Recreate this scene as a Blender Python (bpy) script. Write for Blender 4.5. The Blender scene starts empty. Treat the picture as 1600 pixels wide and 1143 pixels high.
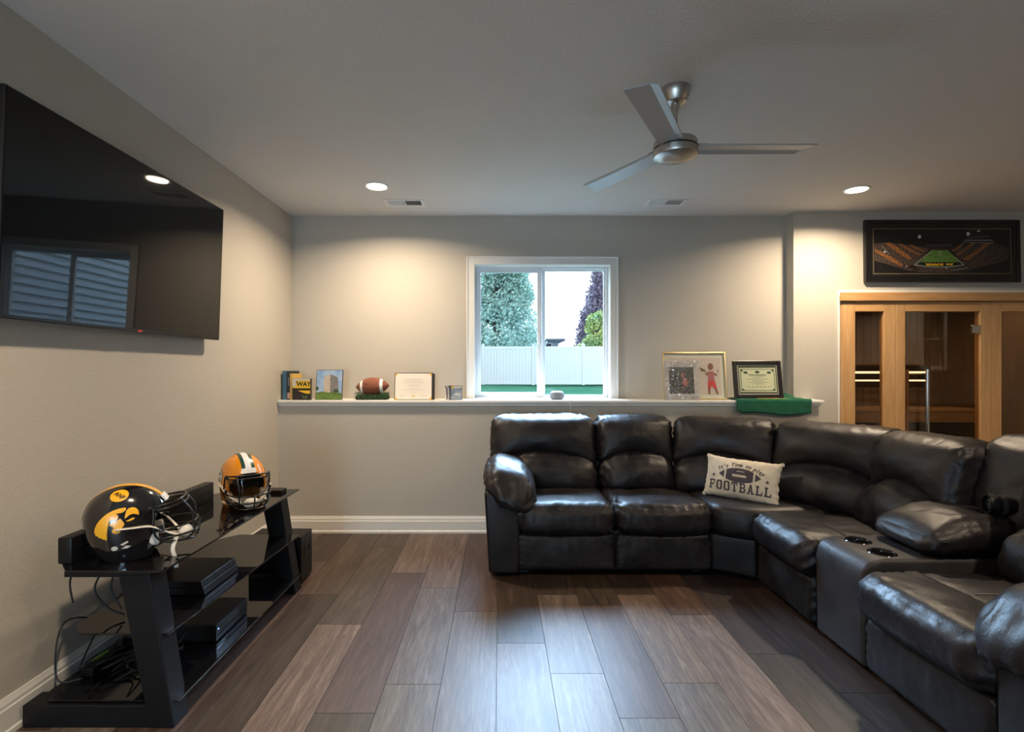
import bpy, bmesh, math, random
from mathutils import Vector, Matrix, noise
from mathutils.bvhtree import BVHTree
random.seed(7)
PI = math.pi
S = bpy.context.scene
C = S.collection
# ---------------------------------------------------------------- camera, world, sun, exposure
cam_d = bpy.data.cameras.new('camera'); cam = bpy.data.objects.new('camera', cam_d); C.objects.link(cam)
cam.location = (0, 0, 1.37); cam.rotation_euler = (PI/2, 0, 0)
cam_d.sensor_width = 36; cam_d.lens = 18.2475; cam_d.shift_x = 0.0125; cam_d.shift_y = 0.0034
cam_d.clip_start = 0.05; cam_d.clip_end = 300
S.camera = cam
S.view_settings.view_transform = 'Standard'; S.view_settings.look = 'None'
S.view_settings.gamma = 1.0; S.view_settings.use_curve_mapping = False
S.view_settings.exposure = 1.08
W = bpy.data.worlds.new('overcast_sky'); S.world = W; W.use_nodes = True
bg = W.node_tree.nodes['Background']; bg.inputs[0].default_value = (0.84, 0.93, 1.0, 1); bg.inputs[1].default_value = 1.0
sun_d = bpy.data.lights.new('sun', 'SUN'); sun = bpy.data.objects.new('sun', sun_d); C.objects.link(sun)
sun_d.energy = 28.0; sun_d.angle = math.radians(58); sun_d.color = (0.45, 0.68, 1.0)
sun.rotation_euler = (math.radians(-52), 0, math.radians(-2)); sun.location = (0.4, 30, 25)
CAN_W = 19.0; CAN_COL = (1.0, 0.79, 0.56)
day = bpy.data.lights.new('rear_fill', 'AREA'); day.shape = 'RECTANGLE'; day.size = 1.2; day.size_y = 2.0; day.energy = 58; day.color = (0.50, 0.74, 1.0)  # added bluish fill lamp, unseen, outside the rear wall opening
fill_o = bpy.data.objects.new('rear_fill', day); C.objects.link(fill_o); fill_o.location = (-1.2, -3.6, 1.0); fill_o.rotation_euler = (math.radians(100), 0, 0)

# ---------------------------------------------------------------- materials
def nd(nt, t, **k):
    n = nt.nodes.new(t)
    for a, b in k.items(): setattr(n, a, b)
    return n
def ramp(nt, stops):
    r = nt.nodes.new('ShaderNodeValToRGB'); e = r.color_ramp.elements
    e[0].position = stops[0][0]; e[0].color = (*stops[0][1], 1)
    e[1].position = stops[-1][0]; e[1].color = (*stops[-1][1], 1)
    for p, c in stops[1:-1]:
        x = e.new(p); x.color = (*c, 1)
    return r
def M(name, col, rough=.5, metal=0, var=0, vs=8, bump=0, bs=60, spec=.5, emit=None, es=0, coat=0, aniso=0, vcol=None, stretch=None, trans=0):
    m = bpy.data.materials.new(name); m.use_nodes = True; nt = m.node_tree
    b = nt.nodes['Principled BSDF']
    b.inputs['Base Color'].default_value = (*col, 1); b.inputs['Roughness'].default_value = rough
    b.inputs['Metallic'].default_value = metal; b.inputs['Specular IOR Level'].default_value = spec
    b.inputs['Coat Weight'].default_value = coat; b.inputs['Coat Roughness'].default_value = .08
    b.inputs['Anisotropic'].default_value = aniso; b.inputs['Transmission Weight'].default_value = trans
    if emit:
        b.inputs['Emission Color'].default_value = (*emit, 1); b.inputs['Emission Strength'].default_value = es
    tc = nd(nt, 'ShaderNodeTexCoord'); src = tc.outputs['Object']
    if stretch:
        mp = nd(nt, 'ShaderNodeMapping'); mp.inputs['Scale'].default_value = stretch
        nt.links.new(src, mp.inputs[0]); src = mp.outputs[0]
    if var or vcol:
        n = nd(nt, 'ShaderNodeTexNoise'); n.inputs['Scale'].default_value = vs; n.inputs['Detail'].default_value = 5
        nt.links.new(src, n.inputs['Vector'])
        c2 = vcol or tuple(max(0, c*(1-var)) for c in col)
        c1 = col if vcol else tuple(min(1, c*(1+var)) for c in col)
        r = ramp(nt, [(.3, c2), (.7, c1)]); nt.links.new(n.outputs[0], r.inputs[0])
        nt.links.new(r.outputs[0], b.inputs['Base Color'])
    if bump:
        n = nd(nt, 'ShaderNodeTexNoise'); n.inputs['Scale'].default_value = bs; n.inputs['Detail'].default_value = 4
        nt.links.new(src, n.inputs['Vector'])
        bp = nd(nt, 'ShaderNodeBump'); bp.inputs['Strength'].default_value = bump; bp.inputs['Distance'].default_value = .01
        nt.links.new(n.outputs[0], bp.inputs['Height']); nt.links.new(bp.outputs[0], b.inputs['Normal'])
    return m
def leather_mat(name, c1, c2, rough, spec=.4):
    m = bpy.data.materials.new(name); m.use_nodes = True; nt = m.node_tree; b = nt.nodes['Principled BSDF']
    tc = nd(nt, 'ShaderNodeTexCoord'); L = nt.links.new
    n1 = nd(nt, 'ShaderNodeTexNoise'); n1.inputs['Scale'].default_value = 5; n1.inputs['Detail'].default_value = 6; L(tc.outputs['Object'], n1.inputs['Vector'])
    r = ramp(nt, [(.32, c1), (.7, c2)]); L(n1.outputs[0], r.inputs[0]); L(r.outputs[0], b.inputs['Base Color'])
    rr = nd(nt, 'ShaderNodeMapRange'); rr.inputs[1].default_value = .3; rr.inputs[2].default_value = .7
    rr.inputs[3].default_value = rough-.07; rr.inputs[4].default_value = rough+.1; L(n1.outputs[0], rr.inputs[0]); L(rr.outputs[0], b.inputs['Roughness'])
    v = nd(nt, 'ShaderNodeTexVoronoi'); v.feature = 'DISTANCE_TO_EDGE'; v.inputs['Scale'].default_value = 190; L(tc.outputs['Object'], v.inputs['Vector'])
    n2 = nd(nt, 'ShaderNodeTexNoise'); n2.inputs['Scale'].default_value = 38; n2.inputs['Detail'].default_value = 7; n2.inputs['Distortion'].default_value = 1.2; L(tc.outputs['Object'], n2.inputs['Vector'])
    b1 = nd(nt, 'ShaderNodeBump'); b1.inputs['Strength'].default_value = .25; b1.inputs['Distance'].default_value = .002; L(v.outputs['Distance'], b1.inputs['Height'])
    b2 = nd(nt, 'ShaderNodeBump'); b2.inputs['Strength'].default_value = .2; b2.inputs['Distance'].default_value = .008; L(n2.outputs[0], b2.inputs['Height'])
    L(b1.outputs[0], b2.inputs['Normal']); L(b2.outputs[0], b.inputs['Normal'])
    b.inputs['Specular IOR Level'].default_value = spec
    return m
def wood_mat(name, stretch, ramp_cols, rough=.45, use_objcol=False, vs=3.0, bump=.15):
    m = bpy.data.materials.new(name); m.use_nodes = True; nt = m.node_tree; b = nt.nodes['Principled BSDF']; L = nt.links.new
    tc = nd(nt, 'ShaderNodeTexCoord'); oi = nd(nt, 'ShaderNodeObjectInfo')
    mul = nd(nt, 'ShaderNodeVectorMath', operation='MULTIPLY_ADD')
    cmb = nd(nt, 'ShaderNodeCombineXYZ')
    for i in range(3): L(oi.outputs['Random'], cmb.inputs[i])
    mul.inputs[1].default_value = (37, 61, 23)
    L(cmb.outputs[0], mul.inputs[0]); L(tc.outputs['Object'], mul.inputs[2])
    mp = nd(nt, 'ShaderNodeMapping'); mp.inputs['Scale'].default_value = stretch; L(mul.outputs[0], mp.inputs[0])
    n1 = nd(nt, 'ShaderNodeTexNoise'); n1.inputs['Scale'].default_value = vs; n1.inputs['Detail'].default_value = 8; n1.inputs['Distortion'].default_value = 1.6; n1.inputs['Roughness'].default_value = .62
    L(mp.outputs[0], n1.inputs['Vector'])
    n2 = nd(nt, 'ShaderNodeTexNoise'); n2.inputs['Scale'].default_value = vs*9; n2.inputs['Detail'].default_value = 4; L(mp.outputs[0], n2.inputs['Vector'])
    mx = nd(nt, 'ShaderNodeMath', operation='MULTIPLY_ADD'); mx.inputs[1].default_value = .35; L(n2.outputs[0], mx.inputs[0]); 
    ml = nd(nt, 'ShaderNodeMath', operation='MULTIPLY'); ml.inputs[1].default_value = .65; L(n1.outputs[0], ml.inputs[0]); L(ml.outputs[0], mx.inputs[2])
    r = ramp(nt, ramp_cols); L(mx.outputs[0], r.inputs[0])
    if use_objcol:
        mm = nd(nt, 'ShaderNodeMix', data_type='RGBA', blend_type='MULTIPLY'); mm.inputs[0].default_value = 1
        L(r.outputs[0], mm.inputs[6]); L(oi.outputs['Color'], mm.inputs[7]); L(mm.outputs[2], b.inputs['Base Color'])
    else: L(r.outputs[0], b.inputs['Base Color'])
    b.inputs['Roughness'].default_value = rough
    bp = nd(nt, 'ShaderNodeBump'); bp.inputs['Strength'].default_value = bump; bp.inputs['Distance'].default_value = .004
    L(mx.outputs[0], bp.inputs['Height']); L(bp.outputs[0], b.inputs['Normal'])
    return m
def glass_mat(name, tint, base=.04, rough=0.0):
    m = bpy.data.materials.new(name); m.use_nodes = True; nt = m.node_tree; L = nt.links.new
    for n in list(nt.nodes):
        if n.type != 'OUTPUT_MATERIAL': nt.nodes.remove(n)
    out = nt.nodes[0]
    t = nd(nt, 'ShaderNodeBsdfTransparent'); t.inputs[0].default_value = (*tint, 1)
    g = nd(nt, 'ShaderNodeBsdfGlossy'); g.inputs['Roughness'].default_value = rough
    lw = nd(nt, 'ShaderNodeLayerWeight'); lw.inputs[0].default_value = .5
    pw = nd(nt, 'ShaderNodeMath', operation='POWER'); pw.inputs[1].default_value = 5; L(lw.outputs['Facing'], pw.inputs[0])
    f = nd(nt, 'ShaderNodeMath', operation='MULTIPLY_ADD'); f.inputs[1].default_value = .9; f.inputs[2].default_value = base; L(pw.outputs[0], f.inputs[0])
    mx = nd(nt, 'ShaderNodeMixShader'); L(f.outputs[0], mx.inputs[0]); L(t.outputs[0], mx.inputs[1]); L(g.outputs[0], mx.inputs[2]); L(mx.outputs[0], out.inputs[0])
    return m
m_wall = M('wall_paint', (.46, .43, .375), .75, bump=.25, bs=140)
m_ceil = M('ceiling_paint', (.64, .62, .59), .85, bump=.35, bs=75)
m_trim = M('trim_paint', (.70, .68, .64), .4)
m_vinyl = M('white_vinyl', (.72, .74, .75), .35)
m_leather = leather_mat('dark_leather', (.0055, .0046, .0055), (.017, .0135, .015), .42, .35)
m_leather_panel = leather_mat('leather_panel', (.006, .0055, .006), (.017, .0145, .015), .46, .28)
m_console = leather_mat('console_leather', (.016, .015, .0165), (.036, .032, .033), .48, .35)
m_thread = M('thread', (.05, .045, .045), .6)
m_floor = wood_mat('vinyl_plank', (11, .75, 1), [(.30, (.018, .013, .010)), (.44, (.056, .042, .035)), (.54, (.082, .066, .057)), (.68, (.140, .120, .108))], .44, True, 2.2)
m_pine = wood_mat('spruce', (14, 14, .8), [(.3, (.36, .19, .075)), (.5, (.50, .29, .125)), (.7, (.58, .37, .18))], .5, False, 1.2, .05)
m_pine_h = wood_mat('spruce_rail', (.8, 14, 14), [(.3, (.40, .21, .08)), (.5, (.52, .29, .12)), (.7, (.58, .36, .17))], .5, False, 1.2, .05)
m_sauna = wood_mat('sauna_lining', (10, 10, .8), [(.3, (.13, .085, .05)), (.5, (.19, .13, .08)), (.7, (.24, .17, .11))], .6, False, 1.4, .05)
m_bench = wood_mat('bench_wood', (.8, 10, 10), [(.3, (.30, .17, .07)), (.5, (.42, .26, .12)), (.7, (.48, .31, .16))], .5, False, 1.4, .05)
m_darkwood = M('dark_slat', (.03, .018, .012), .6)
m_black = M('black_metal', (.004, .004, .005), .5, bump=.08, bs=300, spec=.28)
m_gloss = M('black_gloss', (.006, .006, .007), .12, spec=.5)
m_bglass = M('black_glass', (.004, .004, .005), .03, spec=.6)
m_plastic = M('black_plastic', (.006, .006, .007), .4, spec=.3)
m_matte = M('matte_black', (.008, .008, .009), .8)
m_screen = M('screen', (.0012, .0012, .002), .03, spec=.30)
m_nickel = M('brushed_nickel', (.50, .47, .44), .32, 1, aniso=.6)
m_blade = M('fan_blade', (.42, .43, .44), .4, .25)
m_steel = M('steel', (.6, .6, .6), .25, 1)
m_white = M('white_plastic', (.75, .75, .74), .4)
m_glass = glass_mat('window_glass', (.98, 1, .99))
m_sglass = glass_mat('sauna_glass', (.80, .72, .60), rough=.01)
m_lens = M('lens_emit', (1, 1, 1), .5, emit=(1, .86, .68), es=9)
m_led = M('led_strip', (1, 1, 1), .5, emit=(1, .66, .45), es=1.8)

# ---------------------------------------------------------------- geometry helpers
def new(): return bmesh.new()
def _xf(bm, vs, mat):
    if mat is not None: bmesh.ops.transform(bm, matrix=mat, verts=vs)
def box(bm, x0, y0, z0, x1, y1, z1, bev=0, seg=2, mat=None):
    r = bmesh.ops.create_cube(bm, size=1, matrix=Matrix.Translation(((x0+x1)/2, (y0+y1)/2, (z0+z1)/2)) @ Matrix.Diagonal((abs(x1-x0), abs(y1-y0), abs(z1-z0), 1)))
    vs = r['verts']
    if bev:
        es = list({e for v in vs for e in v.link_edges})
        q = bmesh.ops.bevel(bm, geom=es, offset=bev, segments=seg, profile=.5, affect='EDGES')
        vs = list({v for f in q['faces'] for v in f.verts} | {v for v in vs if v.is_valid})
    _xf(bm, vs, mat); return bm
def prism(bm, pts, axis, a, b, bev=0, mat=None, seg=2):
    """2D polygon extruded along axis. axis 'x': pts=(y,z); 'y': pts=(x,z); 'z': pts=(x,y)"""
    def P(p, t): return {'x': (t, p[0], p[1]), 'y': (p[0], t, p[1]), 'z': (p[0], p[1], t)}[axis]
    A = [bm.verts.new(P(p, a)) for p in pts]; B = [bm.verts.new(P(p, b)) for p in pts]; n = len(pts)
    fs = [bm.faces.new(A), bm.faces.new(B[::-1])]
    for i in range(n): fs.append(bm.faces.new((A[i], B[i], B[(i+1) % n], A[(i+1) % n])))
    bmesh.ops.recalc_face_normals(bm, faces=fs)
    vs = A+B
    if bev:
        es = list({e for v in vs for e in v.link_edges})
        q = bmesh.ops.bevel(bm, geom=es, offset=bev, segments=seg, profile=.5, affect='EDGES')
        vs = list({v for f in q['faces'] for v in f.verts} | {v for v in vs if v.is_valid})
    _xf(bm, vs, mat); return bm
def cyl(bm, p, q, r, r2=None, seg=24, caps=True, mat=None):
    p, q = Vector(p), Vector(q); d = q-p
    m = Matrix.Translation((p+q)/2) @ d.to_track_quat('Z', 'Y').to_matrix().to_4x4()
    if mat is not None: m = mat @ m
    bmesh.ops.create_cone(bm, cap_ends=caps, segments=seg, radius1=r, radius2=r if r2 is None else r2, depth=d.length, matrix=m); return bm
def lathe(bm, prof, o=(0, 0, 0), seg=32, mat=None):
    """prof: list of (r,z) revolved around z through o"""
    rings = []
    for r, z in prof:
        if r < 1e-6: rings.append([bm.verts.new((o[0], o[1], o[2]+z))])
        else: rings.append([bm.verts.new((o[0]+r*math.cos(2*PI*i/seg), o[1]+r*math.sin(2*PI*i/seg), o[2]+z)) for i in range(seg)])
    fs = []
    for a, b in zip(rings, rings[1:]):
        for i in range(seg):
            j = (i+1) % seg
            if len(a) == 1 and len(b) == 1: continue
            if len(a) == 1: fs.append(bm.faces.new((a[0], b[i], b[j])))
            elif len(b) == 1: fs.append(bm.faces.new((a[i], b[0], a[j])))
            else: fs.append(bm.faces.new((a[i], b[i], b[j], a[j])))
    bmesh.ops.recalc_face_normals(bm, faces=fs)
    _xf(bm, [v for g in rings for v in g], mat); return bm
def spline(pts, n=6):
    pts = [Vector(p) for p in pts]; out = []
    for i in range(len(pts)-1):
        p0 = pts[max(i-1, 0)]; p1 = pts[i]; p2 = pts[i+1]; p3 = pts[min(i+2, len(pts)-1)]
        for k in range(n):
            t = k/n
            out.append(.5*((2*p1)+(p2-p0)*t+(2*p0-5*p1+4*p2-p3)*t*t+(-p0+3*p1-3*p2+p3)*t**3))
    out.append(pts[-1]); return out
def tube(bm, pts, r, seg=8, smooth=0, mat=None, flat=1.0):
    pts = spline(pts, smooth) if smooth else [Vector(p) for p in pts]
    rings = []; up = Vector((0, 0, 1)); prev = None
    for i, p in enumerate(pts):
        d = (pts[min(i+1, len(pts)-1)]-pts[max(i-1, 0)]).normalized()
        if prev is None:
            a = d.cross(up)
            if a.length < .1: a = d.cross(Vector((1, 0, 0)))
            a.normalize()
        else: a = (prev-d*prev.dot(d)).normalized()
        prev = a; b = d.cross(a).normalized()
        rings.append([bm.verts.new(p+a*r*math.cos(2*PI*k/seg)+b*r*flat*math.sin(2*PI*k/seg)) for k in range(seg)])
    fs = []
    for A, B in zip(rings, rings[1:]):
        for k in range(seg): fs.append(bm.faces.new((A[k], A[(k+1) % seg], B[(k+1) % seg], B[k])))
    fs.append(bm.faces.new(rings[0])); fs.append(bm.faces.new(rings[-1][::-1]))
    bmesh.ops.recalc_face_normals(bm, faces=fs)
    _xf(bm, [v for g in rings for v in g], mat); return bm
def wloc(o):
    v = Vector((0, 0, 0))
    while o is not None: v += o.location; o = o.parent
    return v
def obj(name, bm, mat, parent=None, smooth=None, xf=None, origin=None):
    if xf is not None: bmesh.ops.transform(bm, matrix=xf, verts=bm.verts)
    if origin is None:
        xs = [v.co for v in bm.verts]
        lo = Vector([min(c[i] for c in xs) for i in range(3)]); hi = Vector([max(c[i] for c in xs) for i in range(3)])
        origin = Vector(((lo.x+hi.x)/2, (lo.y+hi.y)/2, lo.z))
    else: origin = Vector(origin)
    bmesh.ops.translate(bm, vec=-origin, verts=bm.verts)
    me = bpy.data.meshes.new(name); bm.to_mesh(me); bm.free()
    if isinstance(mat, (list, tuple)):
        for q in mat: me.materials.append(q)
    else: me.materials.append(mat)
    if smooth == 'all':
        for p in me.polygons: p.use_smooth = True
    elif smooth:
        for p in me.polygons: p.use_smooth = True
        try: me.set_sharp_from_angle(angle=math.radians(smooth))
        except Exception: pass
    o = bpy.data.objects.new(name, me); C.objects.link(o)
    if parent is not None:
        o.location = origin-wloc(parent); o.parent = parent
    else: o.location = origin
    return o
def tag(o, label, cat, group=None):
    o['label'] = label; o['category'] = cat
    if group: o['group'] = group
    return o
def thing(name, loc, label, cat, group=None):
    o = bpy.data.objects.new(name, None); C.objects.link(o); o.location = loc; o.empty_display_size = .1
    return tag(o, label, cat, group)
def struct(o): o['kind'] = 'structure'; return o
def stuff(o): o['kind'] = 'stuff'; return o
def Fr(ox, oy, ang=0, oz=0): return Matrix.Translation((ox, oy, oz)) @ Matrix.Rotation(math.radians(ang), 4, 'Z')
def fbm(p, f):
    return noise.noise(Vector(p)*f)+.5*noise.noise(Vector(p)*f*2.1+Vector((5, 3, 1)))
def cushion(cx, cy, cz, w, d, h, r, puff=(.01, .02, .02), n=(22, 16, 14), fn=None, wr=.004, wf=5, gath=(), seed=0, pw=2):
    """soft rounded cushion with puffed faces, broad creases and gathers near seams; local coords"""
    bm = new(); N = n; half = (w/2, d/2, h/2); vd = {}
    sd = Vector((seed*3.1, seed*1.7, seed*.9))
    def ease(t): return math.copysign(1-(1-abs(t))**1.25, t) if t else 0
    def V(i, j, k):
        key = (i, j, k)
        if key in vd: return vd[key]
        u = [ease(2*i/N[0]-1), ease(2*j/N[1]-1), ease(2*k/N[2]-1)]
        q = [u[a]*half[a] for a in range(3)]
        rr = [min(r, half[a]*.98) for a in range(3)]; R = min(rr)
        c = [max(-(half[a]-R), min(half[a]-R, q[a])) for a in range(3)]
        dv = Vector([q[a]-c[a] for a in range(3)])
        if dv.length > 1e-6: dn = dv.normalized()
        else: dn = Vector((0, 0, 1))
        # for flat faces push to full half
        p = Vector(c)+dn*R
        for a in range(3):
            o1, o2 = (a+1) % 3, (a+2) % 3
            s = (1-abs(u[o1])**pw)*(1-abs(u[o2])**pw)
            p[a] += math.copysign(puff[a]*s*abs(dn[a]), dn[a])
        pw_ = p+Vector((cx, cy, cz))
        e = fbm(pw_+sd, wf)
        rg2 = abs(noise.noise(Vector((pw_.x*9+3, pw_.y*9, pw_.z*19))+sd)); p -= dn*(wr*.45*max(0, 1-rg2*8))
        rg = abs(noise.noise(Vector((pw_.x*11+sd.x, pw_.y*11, pw_.z*7))+Vector((e, 0, 0))*.5))
        p += dn*(wr*e-wr*.55*max(0, 1-rg*7))
        for (na, va, fr, amp, wd, sg) in gath:
            # gathers near the face na (side sg), running across, varying along va
            dist = (1-sg*u[na])*half[na] if sg else (1-abs(u[na]))*half[na]
            f = math.exp(-(dist/wd)**2)
            ph = pw_[va]*fr+1.5*noise.noise((pw_+sd)*7)
            p += dn*(amp*f*math.sin(ph*6.283)*(.6+.4*noise.noise(pw_*9+sd)))
        if fn: p = fn(p, u)
        v = bm.verts.new(p+Vector((cx, cy, cz))); vd[key] = v; return v
    for a in range(3):
        o1, o2 = (a+1) % 3, (a+2) % 3
        for s in (0, N[a]):
            for i in range(N[o1]):
                for j in range(N[o2]):
                    def K(x, y):
                        t = [0, 0, 0]; t[a] = s; t[o1] = x; t[o2] = y; return V(*t)
                    q = [K(i, j), K(i+1, j), K(i+1, j+1), K(i, j+1)]
                    if s == 0: q = q[::-1]
                    try: bm.faces.new(q)
                    except ValueError: pass
    bmesh.ops.recalc_face_normals(bm, faces=bm.faces)
    return bm
def poly(bm, pts, z=0):
    return bm.faces.new([bm.verts.new((p[0], p[1], z)) for p in pts])
def text2d(s, size=1, shear=0, bold=0, align='CENTER'):
    cu = bpy.data.curves.new('t', 'FONT'); cu.body = s; cu.size = size; cu.align_x = align; cu.align_y = 'CENTER'; cu.shear = shear; cu.offset = bold; cu.resolution_u = 3
    o = bpy.data.objects.new('t', cu); C.objects.link(o)
    bpy.context.view_layer.update()
    me = bpy.data.meshes.new_from_object(o.evaluated_get(bpy.context.evaluated_depsgraph_get()))
    bm = new(); bm.from_mesh(me); bpy.data.objects.remove(o); bpy.data.curves.remove(cu); bpy.data.meshes.remove(me)
    return bm
def frame3(o, u, v):
    u = Vector(u).normalized(); v = Vector(v).normalized(); n = u.cross(v)
    return Matrix(((u.x, v.x, n.x, o[0]), (u.y, v.y, n.y, o[1]), (u.z, v.z, n.z, o[2]), (0, 0, 0, 1)))
def refine(bm, L):
    bmesh.ops.triangulate(bm, faces=bm.faces)
    for _ in range(6):
        es = [e for e in bm.edges if e.calc_length() > L]
        if not es: break
        bmesh.ops.subdivide_edges(bm, edges=es, cuts=1)
        bmesh.ops.triangulate(bm, faces=[f for f in bm.faces if len(f.verts) > 3])
def decal(bm, F, bvh, off=.0012, L=.012, back=.4):
    """lay a flat 2D shape (in frame F, normal pointing outward) on a surface"""
    refine(bm, L)
    n = (F.to_3x3() @ Vector((0, 0, 1))).normalized()
    for v in bm.verts:
        w = F @ Vector((v.co.x, v.co.y, 0))
        h = bvh.ray_cast(w+n*back, -n, back*2)
        if h[0] is None:
            h = bvh.find_nearest(w)
        nn = h[1] if h[1].dot(n) > 0 else -h[1]
        v.co = h[0]+nn*off
    return bm
def circ(bm, cx, cy, rx, ry, n=24, a0=0, a1=2*PI):
    return poly(bm, [(cx+rx*math.cos(a0+(a1-a0)*i/n), cy+ry*math.sin(a0+(a1-a0)*i/n)) for i in range(n)])
def rect(bm, x0, y0, x1, y1): return poly(bm, [(x0, y0), (x1, y0), (x1, y1), (x0, y1)])
def ring(bm, x0, y0, x1, y1, t):
    rect(bm, x0, y0, x1, y0+t); rect(bm, x0, y1-t, x1, y1); rect(bm, x0, y0+t, x0+t, y1-t); rect(bm, x1-t, y0+t, x1, y1-t)
def merge(a, b, mat=None):
    me = bpy.data.meshes.new('t'); 
    if mat is not None: bmesh.ops.transform(b, matrix=mat, verts=b.verts)
    b.to_mesh(me); a.from_mesh(me); bpy.data.meshes.remove(me); b.free(); return a
pl_ = bpy.data.lights.new('window_portal', 'AREA'); pl_.shape = 'RECTANGLE'; pl_.size = 1.2; pl_.size_y = 1.18; pl_.cycles.is_portal = True
po = bpy.data.objects.new('window_portal', pl_); C.objects.link(po); po.location = (.385, 4.80, 1.71); po.rotation_euler = (-PI/2, 0, 0)
def with_mods(bm, mods):
    me = bpy.data.meshes.new('t'); bm.to_mesh(me); bm.free()
    o = bpy.data.objects.new('t', me); C.objects.link(o); cuts = []
    for m in mods:
        if m[0] == 'solid':
            k = o.modifiers.new('s', 'SOLIDIFY'); k.thickness = m[1]; k.offset = -1
        else:
            mc = bpy.data.meshes.new('c'); m[1].to_mesh(mc); m[1].free(); co = bpy.data.objects.new('c', mc); C.objects.link(co); cuts.append(co)
            k = o.modifiers.new('b', 'BOOLEAN'); k.operation = 'DIFFERENCE'; k.object = co; k.solver = 'EXACT'
    bpy.context.view_layer.update()
    r = bpy.data.meshes.new_from_object(o.evaluated_get(bpy.context.evaluated_depsgraph_get()))
    b = new(); b.from_mesh(r); bpy.data.meshes.remove(r)
    for x in [o]+cuts: bpy.data.objects.remove(x)
    return b
# ================================================================ ROOM
XL, YB, YL, YR, H = -1.855, 4.63, 4.36, 4.51, 2.74     # left wall, upper back wall, ledge wall, right-hand back wall, ceiling
XJ = 2.557; XE = 2.685; XR = 6.2; YF = -3.2; LZ = 1.113
WX0, WX1, WZ1 = -.223, .993, 2.306
# floor: planks picked out where the camera sees them, the rest one piece
PW = .242; PX0 = -.012
fl = new(); box(fl, XL-.12, YF-.12, -.12, XR+.12, YB+.2, -.006)
floor = struct(obj('floor', fl, m_matte, origin=(0, 0, 0)))
known = {0: [3.62, 2.60], 1: [3.16, 2.34], 2: [3.7, 3.02, 2.04], 3: [3.16, 2.27], 4: [2.9], -1: [2.94], -2: [3.26], -3: [3.5, 2.07], -4: [4.0, 2.79], -5: [3.16], -6: [3.7, 2.5], -7: [3.0], 5: [3.5, 2.5], 6: [2.2]}
DK = (.50, .38, .31); BR = (.80, .64, .52); GR = (1.15, 1.10, 1.08); LG = (1.65, 1.58, 1.55); RD = (.88, .64, .58); TN = (1.40, 1.22, 1.08)
tint = {(0, 0): BR, (0, 1): DK, (0, 2): GR, (1, 0): DK, (1, 1): GR, (1, 2): LG, (2, 0): BR, (2, 1): DK, (2, 2): RD, (2, 3): GR, (3, 0): DK, (3, 1): TN, (3, 2): GR, (4, 0): BR, (4, 1): TN,
        (-1, 0): RD, (-1, 1): GR, (-2, 0): TN, (-2, 1): GR, (-3, 0): TN, (-3, 1): RD, (-3, 2): DK, (-4, 0): BR, (-4, 1): BR, (-4, 2): TN, (-5, 0): BR, (-5, 1): DK, (-6, 0): DK, (-6, 1): BR, (-7, 0): BR,
        (5, 0): DK, (5, 1): (.4, .36, .35), (5, 2): (.4, .36, .35), (6, 0): DK, (6, 1): (.42, .37, .35)}
pal = [DK, BR, GR, LG, RD, TN, BR, GR, (.75, .6, .5)]
def plank(x0, x1, y0, y1, c):
    bm = new(); box(bm, x0+.0011, y0+.0012, -.006, x1-.0011, y1-.0012, 0)
    o = obj('plank', bm, m_floor, floor, origin=((x0+x1)/2, (y0+y1)/2, 0)); o.color = (*c, 1); return o
for k in range(-8, 12):
    x0, x1 = PX0+k*PW, PX0+(k+1)*PW; x0 = max(x0, XL)
    js = known.get(k, [4.4-1.2*random.random()])
    ys = [YB]+[y for y in js if y < YB]
    while ys[-1] > .4: ys.append(ys[-1]-random.choice([1.0, 1.22, 1.22, .82]))
    for i in range(len(ys)-1):
        c = tint.get((k, i)) or random.choice(pal)
        plank(x0, x1, ys[i+1], ys[i], tuple(a*random.uniform(.93, 1.07) for a in c))
    ye = ys[-1]
    plank(x0, x1, YF, ye, random.choice(pal))
rest = new(); x = PX0+12*PW
while x < XR:
    y = YB+.1
    while y > YF:
        y2 = max(YF, y-1.22*random.uniform(.6, 1)); box(rest, x+.0007, y2+.001, -.006, min(x+PW, XR)-.0007, y-.001, 0); y = y2
    x += PW
o = stuff(obj('plank', rest, m_floor, floor)); o.color = (.9, .75, .65, 1)

c_ = new(); box(c_, XL-.12, YF-.12, H, XR+.12, YB+.2, H+.12); struct(obj('ceiling', c_, m_ceil, origin=(2, 0, H)))
b = new(); box(b, XL-.12, YF-.12, 0, XL, YB+.2, H); struct(obj('wall_left', b, m_wall))
b = new(); box(b, XR, YF-.12, 0, XR+.12, YB+.2, H); struct(obj('wall_right', b, m_wall))
b = new(); prism(b, [(XL, 0), (-1.75, 0), (-1.75, 2.08), (-.6, 2.08), (-.6, 0), (XR, 0), (XR, H), (XL, H)], 'y', YF-.12, YF); struct(obj('wall_rear', b, m_wall))
b = new()
box(b, XL, YB, .9, WX0, YB+.2, H); box(b, WX1, YB, .9, XJ+.02, YB+.2, H); box(b, WX0, YB, WZ1, WX1, YB+.2, H); box(b, WX0, YB, .9, WX1, YB+.2, LZ)
struct(obj('wall_back', b, m_wall))
b = new(); box(b, XL, YL, 0, XE, YB, LZ-.03); struct(obj('wall_ledge', b, m_wall))
# right-hand back wall with the sauna opening (X 2.955..5.05, z 0..2.045)
b = new(); prism(b, [(XJ, 0), (2.945, 0), (2.945, 2.05), (5.05, 2.05), (5.05, 0), (XR, 0), (XR, H), (XJ, H)], 'y', YR, YR+.12)
struct(obj('wall_corner', b, m_wall))
b = new(); box(b, XL, YB+.2, .55, XJ+.4, YB+.26, H+.5); struct(obj('wall_exterior', b, M('exterior', (.5, .55, .6), .7))) if False else b.free()
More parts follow.
